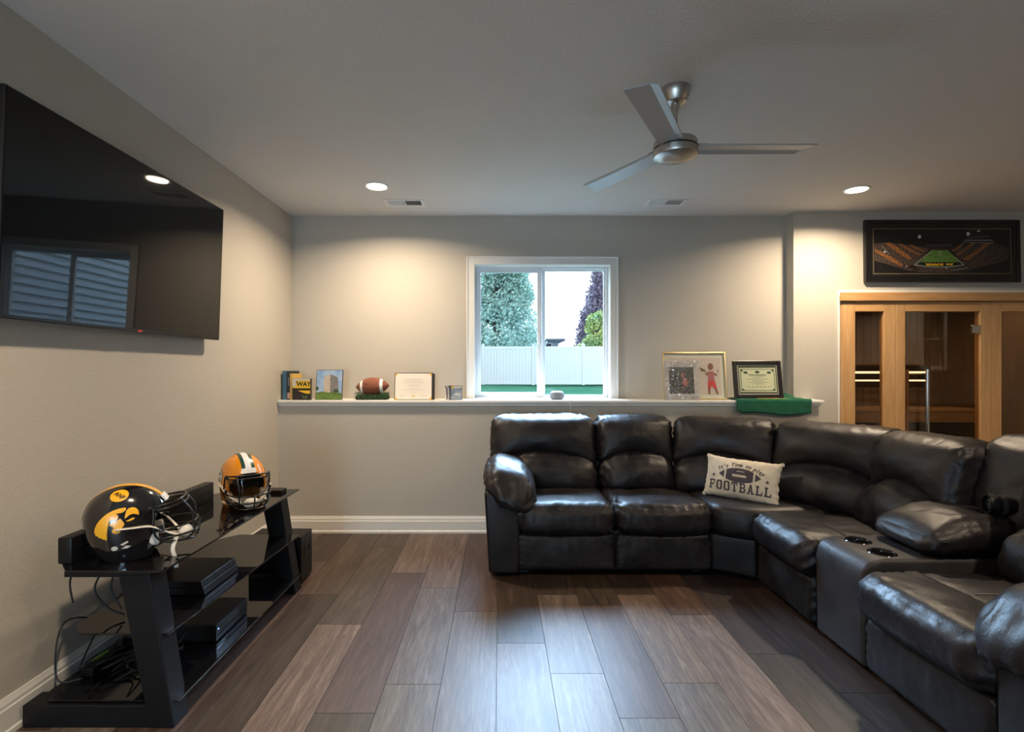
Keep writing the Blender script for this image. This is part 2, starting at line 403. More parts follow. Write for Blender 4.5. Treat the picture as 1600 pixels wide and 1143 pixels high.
# ledge cap: nosing and apron
b = new(); box(b, XL, YL-.028, LZ-.026, XE+.03, YB, LZ, .004); box(b, XL, YL-.012, LZ-.05, XE+.012, YL+.01, LZ-.026, .003)
box(b, 2.62, YR-.03, LZ, 2.66, YR, LZ+.012)
struct(obj('trim_1', b, m_trim, smooth=30))
# baseboards
def bb(name, p0, p1, nrm):
    b = new(); t = .016; hh = .14
    d = (Vector(p1)-Vector(p0)); L = d.length
    prof = [(0, 0), (t+.006, 0), (t+.006, .018), (t, .024), (t, hh-.04), (t-.004, hh-.034), (t-.004, hh-.022), (t-.009, hh-.008), (t-.011, hh), (0, hh)]
    n = Vector(nrm)
    A = [b.verts.new((p0[0]+n.x*a, p0[1]+n.y*a, z)) for a, z in prof]; B = [b.verts.new((p1[0]+n.x*a, p1[1]+n.y*a, z)) for a, z in prof]
    for i in range(len(prof)): j = (i+1) % len(prof); b.faces.new((A[i], A[j], B[j], B[i]))
    b.faces.new(A[::-1]); b.faces.new(B); bmesh.ops.recalc_face_normals(b, faces=b.faces)
    struct(obj(name, b, m_trim))
bb('baseboard_back', (XL, YL), (XE, YL), (0, -1)); bb('baseboard_left', (XL, YF), (XL, YL), (1, 0))
bb('baseboard_right', (XR, YF), (XR, YR), (-1, 0)); bb('baseboard_rear', (XL, YF), (XR, YF), (0, 1))

# ---- window: casing, jamb, sliding sash, fixed pane
def ringbox(b, x0, z0, x1, z1, t, y0, y1, bev=0, bot=True):
    box(b, x0, y0, z0, x0+t, y1, z1, bev); box(b, x1-t, y0, z0, x1, y1, z1, bev); box(b, x0+t, y0, z1-t, x1-t, y1, z1, bev)
    if bot: box(b, x0+t, y0, z0, x1-t, y1, z0+t, bev)
b = new(); cw = .068
box(b, WX0-cw, YB-.018, LZ, WX0+.004, YB, WZ1+cw, .003); box(b, WX1-.004, YB-.018, LZ, WX1+cw, YB, WZ1+cw, .003); box(b, WX0+.004, YB-.018, WZ1-.004, WX1-.004, YB, WZ1+cw, .003)
box(b, WX0-cw, YB-.025, LZ, WX0-cw+.014, YB, WZ1+cw, .003); box(b, WX1+cw-.014, YB-.025, LZ, WX1+cw, YB, WZ1+cw, .003); box(b, WX0-cw, YB-.025, WZ1+cw-.014, WX1+cw, YB, WZ1+cw, .003)
box(b, WX0-.001, YB, LZ, WX0+.006, YB+.14, WZ1); box(b, WX1-.006, YB, LZ, WX1+.001, YB+.14, WZ1); box(b, WX0, YB, WZ1-.006, WX1, YB+.14, WZ1+.001); box(b, WX0, YB, LZ-.01, WX1, YB+.14, LZ+.003)
win = struct(obj('window_1', b, m_trim))
b = new(); ringbox(b, WX0+.006, LZ+.003, WX1-.006, WZ1-.006, .016, YB+.085, YB+.16, .002); obj('window_frame', b, m_vinyl, win)
b = new(); ringbox(b, WX0+.022, LZ+.016, .385, WZ1-.022, .034, YB+.09, YB+.115, .003); box(b, .345, YB+.083, LZ+.02, .385, YB+.112, WZ1-.025, .003)
s1 = obj('sash', b, m_vinyl, win)
b = new(); box(b, WX0+.05, YB+.101, LZ+.045, .355, YB+.104, WZ1-.05); obj('pane', b, m_glass, s1)
b = new(); box(b, .385, YB+.12, LZ+.016, .42, YB+.145, WZ1-.02, .003); box(b, .955, YB+.12, LZ+.016, .972, YB+.145, WZ1-.02, .002); box(b, .42, YB+.12, LZ+.01, .955, YB+.145, LZ+.026, .002); box(b, .42, YB+.12, WZ1-.036, .955, YB+.145, WZ1-.02, .002)
s2 = obj('fixed_sash', b, m_vinyl, win)
b = new(); box(b, .418, YB+.131, LZ+.022, .958, YB+.134, WZ1-.03); obj('pane', b, m_glass, s2)
b = new(); box(b, .352, YB+.072, 1.60, .372, YB+.084, 1.70, .003); obj('latch', b, m_vinyl, s1)
b = new(); box(b, WX0+.01, YB+.078, LZ+.003, WX1-.01, YB+.086, LZ+.014); obj('track', b, m_vinyl, win)

# added patio door behind the camera, an opening for the rear fill lamp
b = new(); ringbox(b, -1.75, 0, -.6, 2.08, .06, YF-.11, YF+.01, .003)
dr = struct(obj('door_added', b, m_trim))
b = new(); box(b, -1.69, YF-.06, .06, -.66, YF-.054, 2.02); obj('pane', b, m_glass, dr)
b = new(); box(b, -.65, YF+.008, .95, -.63, YF+.05, 1.15, .004); obj('door_handle', b, m_nickel, dr)
# ================================================================ CEILING FIXTURES
def can(x, y, label, parts=True):
    t = thing('ceiling_light', (x, y, H-.01), label, 'ceiling light', 'recessed ceiling lights')
    b = new(); lathe(b, [(.092, 0), (.092, -.004), (.083, -.009), (.074, -.006), (.072, .0), (.092, 0)], (x, y, H)); obj('trim_ring', b, m_white, t, 30)
    b = new(); lathe(b, [(0, -.0035), (.073, -.0035), (.073, -.0005), (0, -.0005)], (x, y, H)); obj('lens', b, m_lens, t)
    L = bpy.data.lights.new('lamp', 'AREA'); L.shape = 'DISK'; L.size = .13; L.energy = CAN_W; L.color = CAN_COL; L.spread = math.radians(155)
    l = bpy.data.objects.new('lamp', L); C.objects.link(l); l.parent = t; l.location = (0, 0, -.004)
    return t
can(-.916, 3.88, 'round recessed ceiling light glowing near the left window vent')
can(2.72, 3.95, 'round recessed ceiling light above the framed stadium picture')
can(-.916, 1.05, 'recessed ceiling light over the front of the room beside the television')
can(2.72, 1.05, 'recessed ceiling light above the recliner end of the sofa')
can(5.0, 1.6, 'recessed ceiling light in front of the white kitchen cabinets')
def vent(x, y, label, flip):
    t = thing('ceiling_vent', (x, y, H-.008), label, 'vent', 'ceiling air vents'); w, d = .16, .08
    b = new(); z0, z1 = H-.007, H
    box(b, x-w, y-d, z0, x+w, y-d+.02, z1, .002); box(b, x-w, y+d-.02, z0, x+w, y+d, z1, .002); box(b, x-w, y-d+.02, z0, x-w+.025, y+d-.02, z1, .002); box(b, x+w-.025, y-d+.02, z0, x+w, y+d-.02, z1, .002); box(b, x-.008, y-d+.02, z0, x+.008, y+d-.02, z1, .002)
    obj('frame', b, m_white, t)
    b = new(); box(b, x-w+.02, y-d+.015, z1-.0012, x+w-.02, y+d-.015, z1-.0004); obj('duct_opening', b, m_matte, t)
    for i in range(22):
        xx = x-w+.031+i*(2*w-.062)/21
        if abs(xx-x) < .012: continue
        left = xx < x
        a = math.radians(52 if (left != flip) else -25)
        b = new(); box(b, -.0008, y-d+.02, -.0045, .0008 if not (left != flip) else .0022, y+d-.02, .0045, mat=Matrix.Translation((xx, 0, z1-.005)) @ Matrix.Rotation(a, 4, 'Y')); obj('louver', b, m_white, t)
vent(-.775, 4.26, 'white slotted air vent in the ceiling left of the window', False)
vent(1.36, 4.25, 'white slotted air vent in the ceiling right of the window', True)
# ---- fan
FX, FY, FZ = .861, 2.54, 2.452
fan = thing('ceiling_fan', (FX, FY, H), 'three blade brushed nickel ceiling fan hanging near the room centre', 'ceiling fan')
b = new(); lathe(b, [(0, 0), (.072, 0), (.072, -.012), (.066, -.035), (.05, -.066), (.03, -.074), (0, -.074)], (FX, FY, H), 40); obj('canopy', b, m_nickel, fan, 40)
b = new(); cyl(b, (FX, FY, FZ+.03), (FX, FY, H-.06), .0125); cyl(b, (FX, FY, H-.095), (FX, FY, H-.072), .02); obj('downrod', b, m_nickel, fan, 40)
b = new(); lathe(b, [(0, .055), (.03, .055), (.034, .045), (.085, .035), (.1, .03), (.104, .024), (.104, -.040), (.1025, -.043), (.098, -.045), (.05, -.056), (0, -.060)], (FX, FY, FZ), 64); obj('motor_housing', b, m_nickel, fan, 35)
b = new(); lathe(b, [(.1042, -.002), (.1055, -.004), (.1055, -.007), (.1042, -.009)], (FX, FY, FZ), 64); obj('housing_band', b, m_black, fan, 35)
for th in (0, 120, 240):
    b = new(); n = 14; pr = [(-.062, .004), (-.058, .0075), (.034, .0075), (.064, -.010), (.062, -.015), (.033, -.001), (-.060, -.001)]
    rows = []
    for i in range(n+1):
        t = i/n; r0 = .095; w = .92+.1*t
        row = []
        for (yy, zz) in pr:
            rt = .665 - .045*(yy+.062)/.126
            rr = r0+(rt-r0)*t
            row.append(b.verts.new((rr, yy*w, zz*(1-.2*t))))
        rows.append(row)
    for A, B in zip(rows, rows[1:]):
        for k in range(len(pr)): b.faces.new((A[k], B[k], B[(k+1) % len(pr)], A[(k+1) % len(pr)]))
    b.faces.new(rows[0]); b.faces.new(rows[-1][::-1]); bmesh.ops.recalc_face_normals(b, faces=b.faces)
    X = Matrix.Translation((FX, FY, FZ)) @ Matrix.Rotation(math.radians(th), 4, 'Z') @ Matrix.Rotation(math.radians(9), 4, 'X')
    bl = obj('blade', b, m_blade, fan, 20, xf=X)
    b = new(); box(b, .06, -.035, .006, .15, .035, .014, .003); obj('blade_bracket', b, m_black, bl, xf=X)

# ================================================================ TELEVISION
tvx, ty0, ty1, tz0, tz1 = -1.763, 1.838, 3.30, 1.555, 2.385
TV = Matrix.Translation((tvx, (ty0+ty1)/2, (tz0+tz1)/2)) @ Matrix.Rotation(math.radians(2.0), 4, 'Y')
tw, thh = (ty1-ty0)/2, (tz1-tz0)/2
tv = thing('television', (tvx-.03, (ty0+ty1)/2, tz0), 'large flat black television mounted on the left wall', 'television')
b = new(); box(b, -.028, -tw, -thh, -.002, tw, thh, .004); obj('housing', b, m_plastic, tv, xf=TV)
b = new(); box(b, -.004, -tw+.006, -thh+.012, 0.0, tw-.006, thh-.006, .001); obj('screen', b, m_screen, tv, xf=TV)
b = new(); box(b, -.05, -.35, -.3, -.028, .35, .25, .01); obj('rear_cover', b, m_plastic, tv, xf=TV)
b = new(); box(b, -.001, -.015, -thh+.001, .0015, .015, -thh+.009, .0005); obj('indicator_lamp', b, M('indicator', (.05, 0, 0), .4, emit=(1, .06, .03), es=.25), tv, xf=TV)
b = new(); box(b, XL+.003, (ty0+ty1)/2-.2, 1.75, XL+.02, (ty0+ty1)/2+.2, 2.2, .003); box(b, XL+.02, (ty0+ty1)/2-.03, 1.9, tvx-.045, (ty0+ty1)/2+.03, 2.05); obj('wall_bracket', b, m_black, tv)

# ================================================================ SAUNA
PL = YR  # front plane
sa = thing('sauna', (3.9, PL, 0), 'pale wood sauna front with glass door set in the right wall', 'sauna')
def sp(name, x0, z0, x1, z1, m=m_pine, y0=PL-.012, y1=PL+.045, bev=.003):
    b = new(); box(b, x0, y0, z0, x1, y1, z1, bev); return obj(name, b, m, sa)
b = new(); box(b, 2.932, PL-.016, 0, 2.952, PL, 2.057, .002); box(b, 2.952, PL-.016, 2.036, 5.07, PL, 2.057, .002); obj('surround_trim', b, m_trim, sa)
sp('header', 2.945, 1.962, 5.06, 2.012, m_pine_h, PL-.035, PL+.05); sp('header', 2.955, 2.012, 5.05, 2.036, m_pine_h, PL-.03, PL+.05)
k = PL/811
def X(px, d=PL): return round((px-780)*d/811, 4)
ztop = 1.955
sp('stile', 2.96, 0, X(1335), ztop); sp('stile', X(1380), 0, X(1398), ztop); sp('stile', X(1398.4), 0, X(1413), ztop, bev=.004)
sp('rail', X(1335.2), 1.873, X(1379.8), ztop, m_pine_h); sp('rail', X(1335.2), 0, X(1379.8), .35, m_pine_h)
sp('stile', X(1530), 0, X(1546.4), ztop); sp('stile', X(1546.8), 0, X(1563), ztop); sp('rail', X(1413.4), 1.873, X(1529.6), ztop, m_pine_h)
sp('rail', X(1563.3), 1.873, 4.93, ztop, m_pine_h); sp('stile', 4.93, 0, 5.045, ztop); sp('rail', X(1563.3), 0, 4.93, .35, m_pine_h)
b = new(); box(b, X(1334), PL+.012, .34, X(1381), PL+.018, 1.88); obj('glass_pane', b, m_sglass, sa)
b = new(); box(b, X(1562), PL+.012, .34, 4.94, PL+.018, 1.88); obj('glass_pane', b, m_sglass, sa)
b = new(); box(b, X(1414.4), PL-.006, .03, X(1527.6), PL+.002, 1.868, .0015); door = obj('glass_door', b, m_sglass, sa)
b = new(); tube(b, [(X(1441), PL-.055, 1.37), (X(1441), PL-.055, .55)], .014, 12); tube(b, [(X(1441), PL-.055, 1.33), (X(1441), PL, 1.33)], .008, 8); tube(b, [(X(1441), PL-.055, .6), (X(1441), PL, .6)], .008, 8)
obj('handle', b, m_steel, door, 40)
b = new(); tube(b, [(X(1424), PL+.05, 1.37), (X(1424), PL+.05, .55)], .015, 12); tube(b, [(X(1424), PL+.05, 1.33), (X(1441), PL+.01, 1.33)], .007, 8); obj('inner_handle', b, m_pine, door, 40)
for zz in (1.72, .35):
    b = new(); box(b, X(1518), PL-.016, zz-.035, X(1529.5), PL+.01, zz+.035, .004); obj('hinge', b, m_steel, door)
# interior
YI = PL+1.35
for (x0, x1, y0, y1) in ((2.9, 5.1, YI, YI+.05), (2.86, 2.905, PL+.12, YI), (5.05, 5.1, PL+.12, YI)):
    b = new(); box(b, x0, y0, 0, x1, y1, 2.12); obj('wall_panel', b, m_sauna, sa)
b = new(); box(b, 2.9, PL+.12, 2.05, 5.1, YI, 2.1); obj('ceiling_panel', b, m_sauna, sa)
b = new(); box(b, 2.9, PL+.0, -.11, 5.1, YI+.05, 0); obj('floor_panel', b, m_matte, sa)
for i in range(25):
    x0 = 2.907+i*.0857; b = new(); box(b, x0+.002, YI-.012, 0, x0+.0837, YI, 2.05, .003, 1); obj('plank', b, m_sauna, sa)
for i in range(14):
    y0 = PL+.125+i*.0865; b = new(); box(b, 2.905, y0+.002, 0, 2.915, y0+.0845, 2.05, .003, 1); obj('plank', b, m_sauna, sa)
for (z, y0, y1, n) in ((.96, YI-.55, YI-.03, 5), (.48, YI-1.0, YI-.5, 5)):
    w = (y1-y0)/n
    for i in range(n):
        b = new(); box(b, 2.92, y0+i*w+.006, z-.03, 5.045, y0+(i+1)*w-.006, z, .004); obj('bench_slat', b, m_bench, sa)
    b = new(); box(b, 2.92, y0-.012, z-.13, 5.045, y0+.006, z-.036, .003); obj('bench_apron', b, m_bench, sa)
    b = new(); box(b, 2.93, y0+.02, 0, 2.98, y1-.02, z-.03); box(b, 4.98, y0+.02, 0, 5.03, y1-.02, z-.03); obj('bench_support', b, m_bench, sa)
for z in (1.205, 1.292, 1.385):
    b = new(); box(b, 3.70, YI-.075, z-.036, 4.80, YI-.05, z+.034, .004); obj('backrest_slat', b, m_darkwood, sa)
b = new(); box(b, 3.72, YI-.04, 1.215, 4.78, YI-.03, 1.37); obj('light_panel', b, m_led, sa)
# heater with stones
ht = thing('sauna_heater', (4.75, PL+.5, 0), 'dark sauna heater topped with stones behind the right glass pane', 'heater')
b = new(); box(b, 4.58, PL+.32, .12, 4.95, PL+.66, .66, .01); obj('body', b, m_black, ht)
b = new()
for i in range(8): tube(b, [(4.6+i*.047, PL+.31, .14), (4.6+i*.047, PL+.31, .74)], .006, 6)
obj('guard_rail', b, m_steel, ht)
for sx in (4.62, 4.91):
    for sy in (PL+.36, PL+.62):
        b = new(); box(b, sx-.015, sy-.015, 0, sx+.015, sy+.015, .13); obj('leg', b, m_black, ht)
for i in range(22):
    b = new(); bmesh.ops.create_icosphere(b, subdivisions=1, radius=random.uniform(.03, .045))
    for v in b.verts: v.co *= random.uniform(.8, 1.15)
    obj('stone', b, M('stone', (.06, .06, .06), .8) if i == 0 else bpy.data.materials['stone'], ht, xf=Matrix.Translation((random.uniform(4.63, 4.9), random.uniform(PL+.37, PL+.61), random.uniform(.67, .73))))

# ================================================================ KITCHEN CABINETS (seen in the glass)
m_cab = M('cabinet_paint', (.62, .60, .56), .45)
def cabinet(y0, y1, z0, z1, d, label, glass=False, group=None):
    t = thing('kitchen_cabinet', (XR-.006-d/2, (y0+y1)/2, z0), label, 'cabinet', group); XR_ = XR-.006; x0 = XR_-d
    b = new()
    if glass:
        box(b, x0, y0, z0, XR_, y0+.02, z1); box(b, x0, y1-.02, z0, XR_, y1, z1); box(b, x0, y0, z0, XR_, y1, z0+.02); box(b, x0, y0, z1-.02, XR_, y1, z1); box(b, XR_-.02, y0, z0, XR_, y1, z1); box(b, x0+.03, y0, (z0+z1)/2, XR_, y1, (z0+z1)/2+.02)
    else: box(b, x0, y0, z0, XR_, y1, z1, .002)
    obj('body', b, m_cab, t)
    n = 1 if (y1-y0) < .55 else 2
    for i in range(n):
        a, c = y0+(y1-y0)*i/n+.004, y0+(y1-y0)*(i+1)/n-.004
        b = new(); t_ = .06; xa, xb = x0-.02, x0
        box(b, xa, a, z0+.01, xb, a+t_, z1-.01, .002); box(b, xa, c-t_, z0+.01, xb, c, z1-.01, .002); box(b, xa, a+t_, z0+.01, xb, c-t_, z0+.07, .002); box(b, xa, a+t_, z1-.07, xb, c-t_, z1-.01, .002)
        if not glass: box(b, xa+.01, a+t_, z0+.07, xb, c-t_, z1-.07)
        d_ = obj('door', b, m_cab, t)
        if glass:
            b = new(); box(b, xa+.008, a+t_, z0+.07, xa+.012, c-t_, z1-.07); obj('pane', b, m_glass, d_)
        b = new(); yy = c-.03 if i == 0 else a+.03; cyl(b, (xa-.02, yy, (z0+z1)/2), (xa, yy, (z0+z1)/2), .012, seg=12); obj('knob', b, m_black, d_)
cabinet(.2, 1.0, 1.45, 2.2, .33, 'white two door wall cabinet nearest the room front, over the counter', group=None)
cabinet(1.0, 1.8, 1.45, 2.2, .33, 'white two door wall cabinet between the other two wall cabinets')
cabinet(1.8, 2.25, 1.35, 2.2, .33, 'white wall cabinet with a glass door and inner shelf', True)
cabinet(.2, 1.1, .0, .88, .6, 'white base cabinet under the dark counter, left unit')
cabinet(1.1, 2.25, .0, .88, .6, 'white base cabinet under the dark counter, right unit beneath glass cabinet')
b = new(); box(b, XR-.63, .17, .882, XR-.006, 2.28, .92, .005); tag(obj('countertop', b, m_gloss), 'dark polished countertop lying across the white base cabinets', 'countertop')

# ================================================================ OUTSIDE
GZ = .64
m_grass = M('grass', (.010, .045, .024), .9, vcol=(.030, .060, .034), vs=.9, bump=.8, bs=9, spec=.0)
b = new(); bmesh.ops.create_grid(b, x_segments=60, y_segments=60, size=60)
for v in b.verts: v.co += Vector((0, 65, GZ+.10*noise.noise(v.co*.4)+ (0)))
struct(obj('lawn', b, m_grass, origin=(0, 20, GZ)))
m_fence = M('fence_vinyl', (.70, .70, .70), .4)
fn_ = thing('fence', (.5, 24.7, GZ), 'white vinyl privacy fence with capped posts across the lawn', 'fence')

L = bpy.data.lights.new('lamp', 'AREA'); L.shape = 'RECTANGLE'; L.size = 1.6; L.size_y = .3; L.energy = 3; L.color = (1, .72, .5)  # added warm fill lamp under the sauna ceiling, brightens its interior
l = bpy.data.objects.new('lamp', L); C.objects.link(l); l.parent = sa; l.location = (.2, .55, 2.03)
px = -7.9
while px < 16:
    b = new(); box(b, px-.065, 24.63, GZ-.1, px+.065, 24.77, GZ+1.88, .01); prism(b, [(px-.08, GZ+1.88), (px+.08, GZ+1.88), (px+.08, GZ+1.91), (px, GZ+1.97), (px-.08, GZ+1.91)], 'y', 24.62, 24.78); obj('post', b, m_fence, fn_)
    b = new(); box(b, px+.065, 24.67, GZ+1.70, px+2.315, 24.73, GZ+1.82, .006); obj('rail', b, m_fence, fn_)
    b = new(); box(b, px+.065, 24.67, GZ+.02, px+2.315, 24.73, GZ+.16, .006); obj('rail', b, m_fence, fn_)
    for i in range(15):
        x0 = px+.065+i*.15; b = new(); box(b, x0+.003, 24.685, GZ+.15, x0+.147, 24.715, GZ+1.71, .006, 1); obj('board', b, m_fence, fn_)
    px += 2.38
def tree(name, x, y, hz, blobs, c1, c2, label, n, leaf, z0=GZ, tr=.12, cat='tree'):
    t = thing(name, (x, y, z0), label, cat)
    b = new(); tube(b, [(x, y, z0-.1), (x+.05, y, z0+hz*.35), (x-.05, y, z0+hz*.6), (x, y, z0+hz*.92)], tr, 8, 3)
    for i in range(12):
        a = random.uniform(0, 6.28); zz = z0+hz*random.uniform(.25, .8); rr = hz*.08
        tube(b, [(x, y, zz), (x+rr*math.cos(a), y+rr*math.sin(a), zz+rr*.8)], tr*.3, 5)
    obj('trunk', b, M('bark_'+name, (.10, .08, .07), .9), t)
    vs, fs = [], []
    for i in range(n):
        bx = random.choice(blobs)
        while True:
            p = Vector([random.uniform(-1, 1) for _ in range(3)])
            if .35 < p.length < 1: break
        c = Vector((x+bx[0]+p.x*bx[3], y+bx[1]+p.y*bx[3], z0+bx[2]+p.z*bx[4]))
        q = Vector([random.gauss(0, 1) for _ in range(3)]).normalized(); s = q.orthogonal().normalized()*leaf*random.uniform(.6, 1.3); u = q.cross(s)*.6
        k = len(vs); vs += [c-s, c+u, c+s, c-u]; fs.append((k, k+1, k+2, k+3))
    me = bpy.data.meshes.new('foliage'); me.from_pydata([v-Vector((x, y, z0)) for v in vs], [], fs)
    me.materials.append(M('leaf_'+name+str(int(x*10)), c1, .6, vcol=c2, vs=.9)); o = bpy.data.objects.new('foliage', me); C.objects.link(o); o.parent = t; stuff(o)
def conblobs(h, w, n, base):
    r = []
    for i in range(n):
        f = random.random(); zz = base+(h-base)*f; rad = w*(1-f)**.6*.75
        a = random.uniform(0, 6.28); r.append((math.cos(a)*rad*.8, math.sin(a)*rad*.8, zz, w*.32*(1.1-.5*f), w*.26))
    return r
tree('leafy_tree', -.2, 31, 8.2, conblobs(9.5, 3.6, 110, .8), (.20, .36, .31), (.40, .56, .50), 'tall spreading green tree behind the fence at left', 60000, .085, tr=.2)
tree('purple_tree', 7.3, 36, 7.4, conblobs(8.0, 2.7, 90, .6), (.17, .12, .19), (.32, .26, .34), 'dark purple leaved tree beyond the fence at right', 30000, .10)
tree('yellow_tree', 5.9, 31, 4.1, conblobs(4.0, 1.9, 30, .8), (.18, .32, .15), (.52, .52, .16), 'shorter yellow green tree in front of the purple tree', 12000, .08)
tree('round_shrub', -2.3, 27.5, 2.6, conblobs(2.5, .9, 14, .6), (.20, .42, .20), (.4, .6, .25), 'bright green shrub just behind the fence at far left', 4000, .06, cat='shrub')
# distant house
hs = thing('distant_house', (4.6, 62, GZ), 'grey house with low hipped roofs far beyond the fence', 'house')
m_hw = M('house_wall', (.28, .33, .40), .8); m_hr = M('house_roof', (.12, .13, .17), .8)
b = new(); box(b, 2.6, 58, GZ, 6.6, 66, 4.7); obj('wall', b, m_hw, hs)
b = new(); box(b, 4, 56, GZ, 12.5, 66, 3.0); obj('wall', b, m_hw, hs)
def hip(x0, y0, x1, y1, z, hh):
    b = new(); i = min(x1-x0, y1-y0)*.45
    B = [b.verts.new(p) for p in ((x0, y0, z), (x1, y0, z), (x1, y1, z), (x0, y1, z), (x0, y0, z-.2), (x1, y0, z-.2), (x1, y1, z-.2), (x0, y1, z-.2))]
    T = [b.verts.new(p) for p in ((x0+i, y0+i, z+hh), (x1-i, y0+i, z+hh), (x1-i, y1-i, z+hh), (x0+i, y1-i, z+hh))]
    for a in range(4):
        c = (a+1) % 4; b.faces.new((B[a], B[c], T[c], T[a])); b.faces.new((B[a+4], B[c+4], B[c], B[a]))
    b.faces.new(T); b.faces.new([B[7], B[6], B[5], B[4]]); bmesh.ops.recalc_face_normals(b, faces=b.faces); obj('roof', b, m_hr, hs)
hip(1.9, 57.2, 7.3, 67, 4.75, 1.1); hip(3.4, 55.2, 13.3, 67, 3.1, .8)
for (x0, x1, z0, z1) in ((3.3, 4.1, 3.6, 4.3), (5.0, 5.9, 3.5, 4.3)):
    b = new(); box(b, x0, 57.94, z0, x1, 58.02, z1); w = obj('window', b, m_vinyl, hs)
    b = new(); box(b, x0+.08, 57.92, z0+.08, x1-.08, 57.95, z1-.08); obj('pane', b, m_bglass, w)
# neighbouring wing with lap siding (seen mirrored in the television)
nw = thing('siding_house', (5.4, 11, GZ), 'pale blue lap sided house wing standing right of the yard', 'house')
m_sid = M('siding', (.76, .82, .90), .6)
b = new(); box(b, 5.25, 6.5, GZ-.1, 9, 16, 6); obj('wall', b, m_sid, nw)
for i in range(32):
    z = GZ+i*.165; b = new(); prism(b, [(5.255, z), (5.205, z), (5.235, z+.17), (5.255, z+.17)], 'y', 6.5, 16); obj('siding_board', b, m_sid, nw)
# ================================================================ SECTIONAL SOFA
sofa = thing('sectional_sofa', (1.2, 3.8, 0), 'dark brown leather reclining sectional sofa with console, wrapping the corner', 'sofa')
def sc(name, bm, F, m=m_leather, parent=None, sm='all'):
    return obj(name, bm, m, parent or sofa, sm, xf=F)
SA, SH = .745, .645            # arch height at centre and sides of the back seam
def back_pair(F, w, seed, cx=0, lean=.30, y0=.58, top=1.0, arch=(.745, .64), slope=0, w2=None, lumb=True):
    """upper head cushion over an arched lumbar cushion; local y towards the wall"""
    ac, as_ = arch; zb = .43
    def A(x): return as_+(ac-as_)*max(0, 1-(x/(w/2))**2)
    zc, hh = (as_+top)/2, (top-as_)
    def fu(p, u):
        t = (p.z+hh/2)/hh
        zl = (A(p.x)-.015)-zc; zt = top-zc-.02*abs(u[0])**6
        z = zl+(zt-zl)*t
        q = Vector((p.x*(1+.0*t), p.y, z))
        tt = max(0, min(1, t))
        q.y -= .045*math.sin(PI*min(1, tt*1.0))**.8*(1-abs(u[0])**4)
        q.y += lean*(z+zc-zb)
        return q
    g = [(2, 0, 19, .008, .06, 1), (0, 2, 17, .010, .06, 0), (2, 0, 15, .006, .05, -1)]
    bu = cushion(cx, y0+.11, zc, w-.004, .24, hh, .055, (.004, .02, .012), (32, 12, 18), fu, .007, 4.2, g, seed)
    sc('head_cushion', bu, F)
    if lumb:
        zc2, h2 = (zb+as_)/2, as_-zb
        def fl(p, u):
            t = (p.z+h2/2)/h2
            zt = A(p.x)+.012-zc2; zl = -h2/2; z = zl+(zt-zl)*t
            q = Vector((p.x, p.y, z)); tt = max(0, min(1, t))
            q.y -= .035*math.sin(PI*tt**.9)*(1-abs(u[0])**4); q.y += lean*.75*(z+zc2-zb)
            return q
        bl = cushion(cx, y0+.055, zc2, w-.02, .2, h2, .07, (.004, .025, .01), (30, 12, 16), fl, .013, 5.5, [(0, 2, 16, .007, .06, 0), (2, 0, 13, .005, .05, 1)], seed+50)
        sc('lumbar_cushion', bl, F)
def seat(F, w, seed, cx=0, front=-.055, y1=.62, zt=.478, roll=.26, zb=.285):
    def ff(p, u):
        q = p.copy()
        q.y -= .018*(1-abs(u[0])**2)*(1 if p.y < 0 else 0)
        return q
    d = roll+.05
    b1 = cushion(cx, front+d/2, (zt+zb)/2+.004, w-.004, d, zt-zb+.012, .075, (.004, .012, .012), (34, 16, 14), ff, .006, 5, [(0, 1, 16, .008, .06, 0), (0, 2, 16, .008, .06, 0), (1, 0, 21, .006, .10, -1), (1, 0, 17, .006, .05, 1)], seed)
    o = sc('seat_cushion', b1, F)
    b = new(); pts = [(cx-w/2+.075+(w-.15)*i/20, front-.002-.012*(1-(2*i/20-1)**2), zt-.088-.004*math.cos(6.28*i/20)) for i in range(21)]
    tube(b, pts, .0035, 6); sc('seam', b, F, m_leather, o)
    b2 = cushion(cx, (front+roll+y1)/2+.005, (zt+zb)/2-.004, w-.004, y1-front-roll+.04, zt-zb, .045, (.003, .004, .014), (28, 14, 10), None, .009, 4.5, [(1, 0, 14, .004, .05, -1), (0, 1, 14, .003, .05, 0)], seed+9)
    sc('seat_rear_cushion', b2, F)
def footrest(F, w, seed, cx=0, y0=-.02, zt=.288, zb=.045, d=.14):
    b1 = cushion(cx, y0+d/2, (zt+zb)/2, w-.01, d, zt-zb, .03, (.002, .014, .002), (34, 8, 18), None, .005, 5, [(2, 0, 26, .005, .09, 1), (0, 2, 20, .006, .04, 0), (2, 0, 22, .003, .07, -1)], seed)
    sc('footrest_panel', b1, F, m_leather_panel)
def basebox(F, x0, x1, y0, y1, z1=.30, name='base'):
    b = new(); box(b, x0, y0, .03, x1, y1, z1, .015); box(b, x0+.03, y0+.06, 0, x0+.09, y0+.12, .035); box(b, x1-.09, y0+.06, 0, x1-.03, y0+.12, .035); box(b, x0+.03, y1-.12, 0, x0+.09, y1-.06, .035); box(b, x1-.09, y1-.12, 0, x1-.03, y1-.06, .035)
    sc(name, b, F, m_leather_panel, sm=None)
def backshell(F, x0, x1, top=.93, y0=.62, y1=.86, lean=.12):
    b = cushion((x0+x1)/2, (y0+y1)/2, (top+.05)/2, x1-x0, y1-y0, top-.05, .04, (0, .005, 0), (8, 6, 14), lambda p, u: Vector((p.x, p.y+lean*(p.z+top/2)*.6, p.z)), .002, 3)
    sc('back_shell', b, F, m_leather_panel)
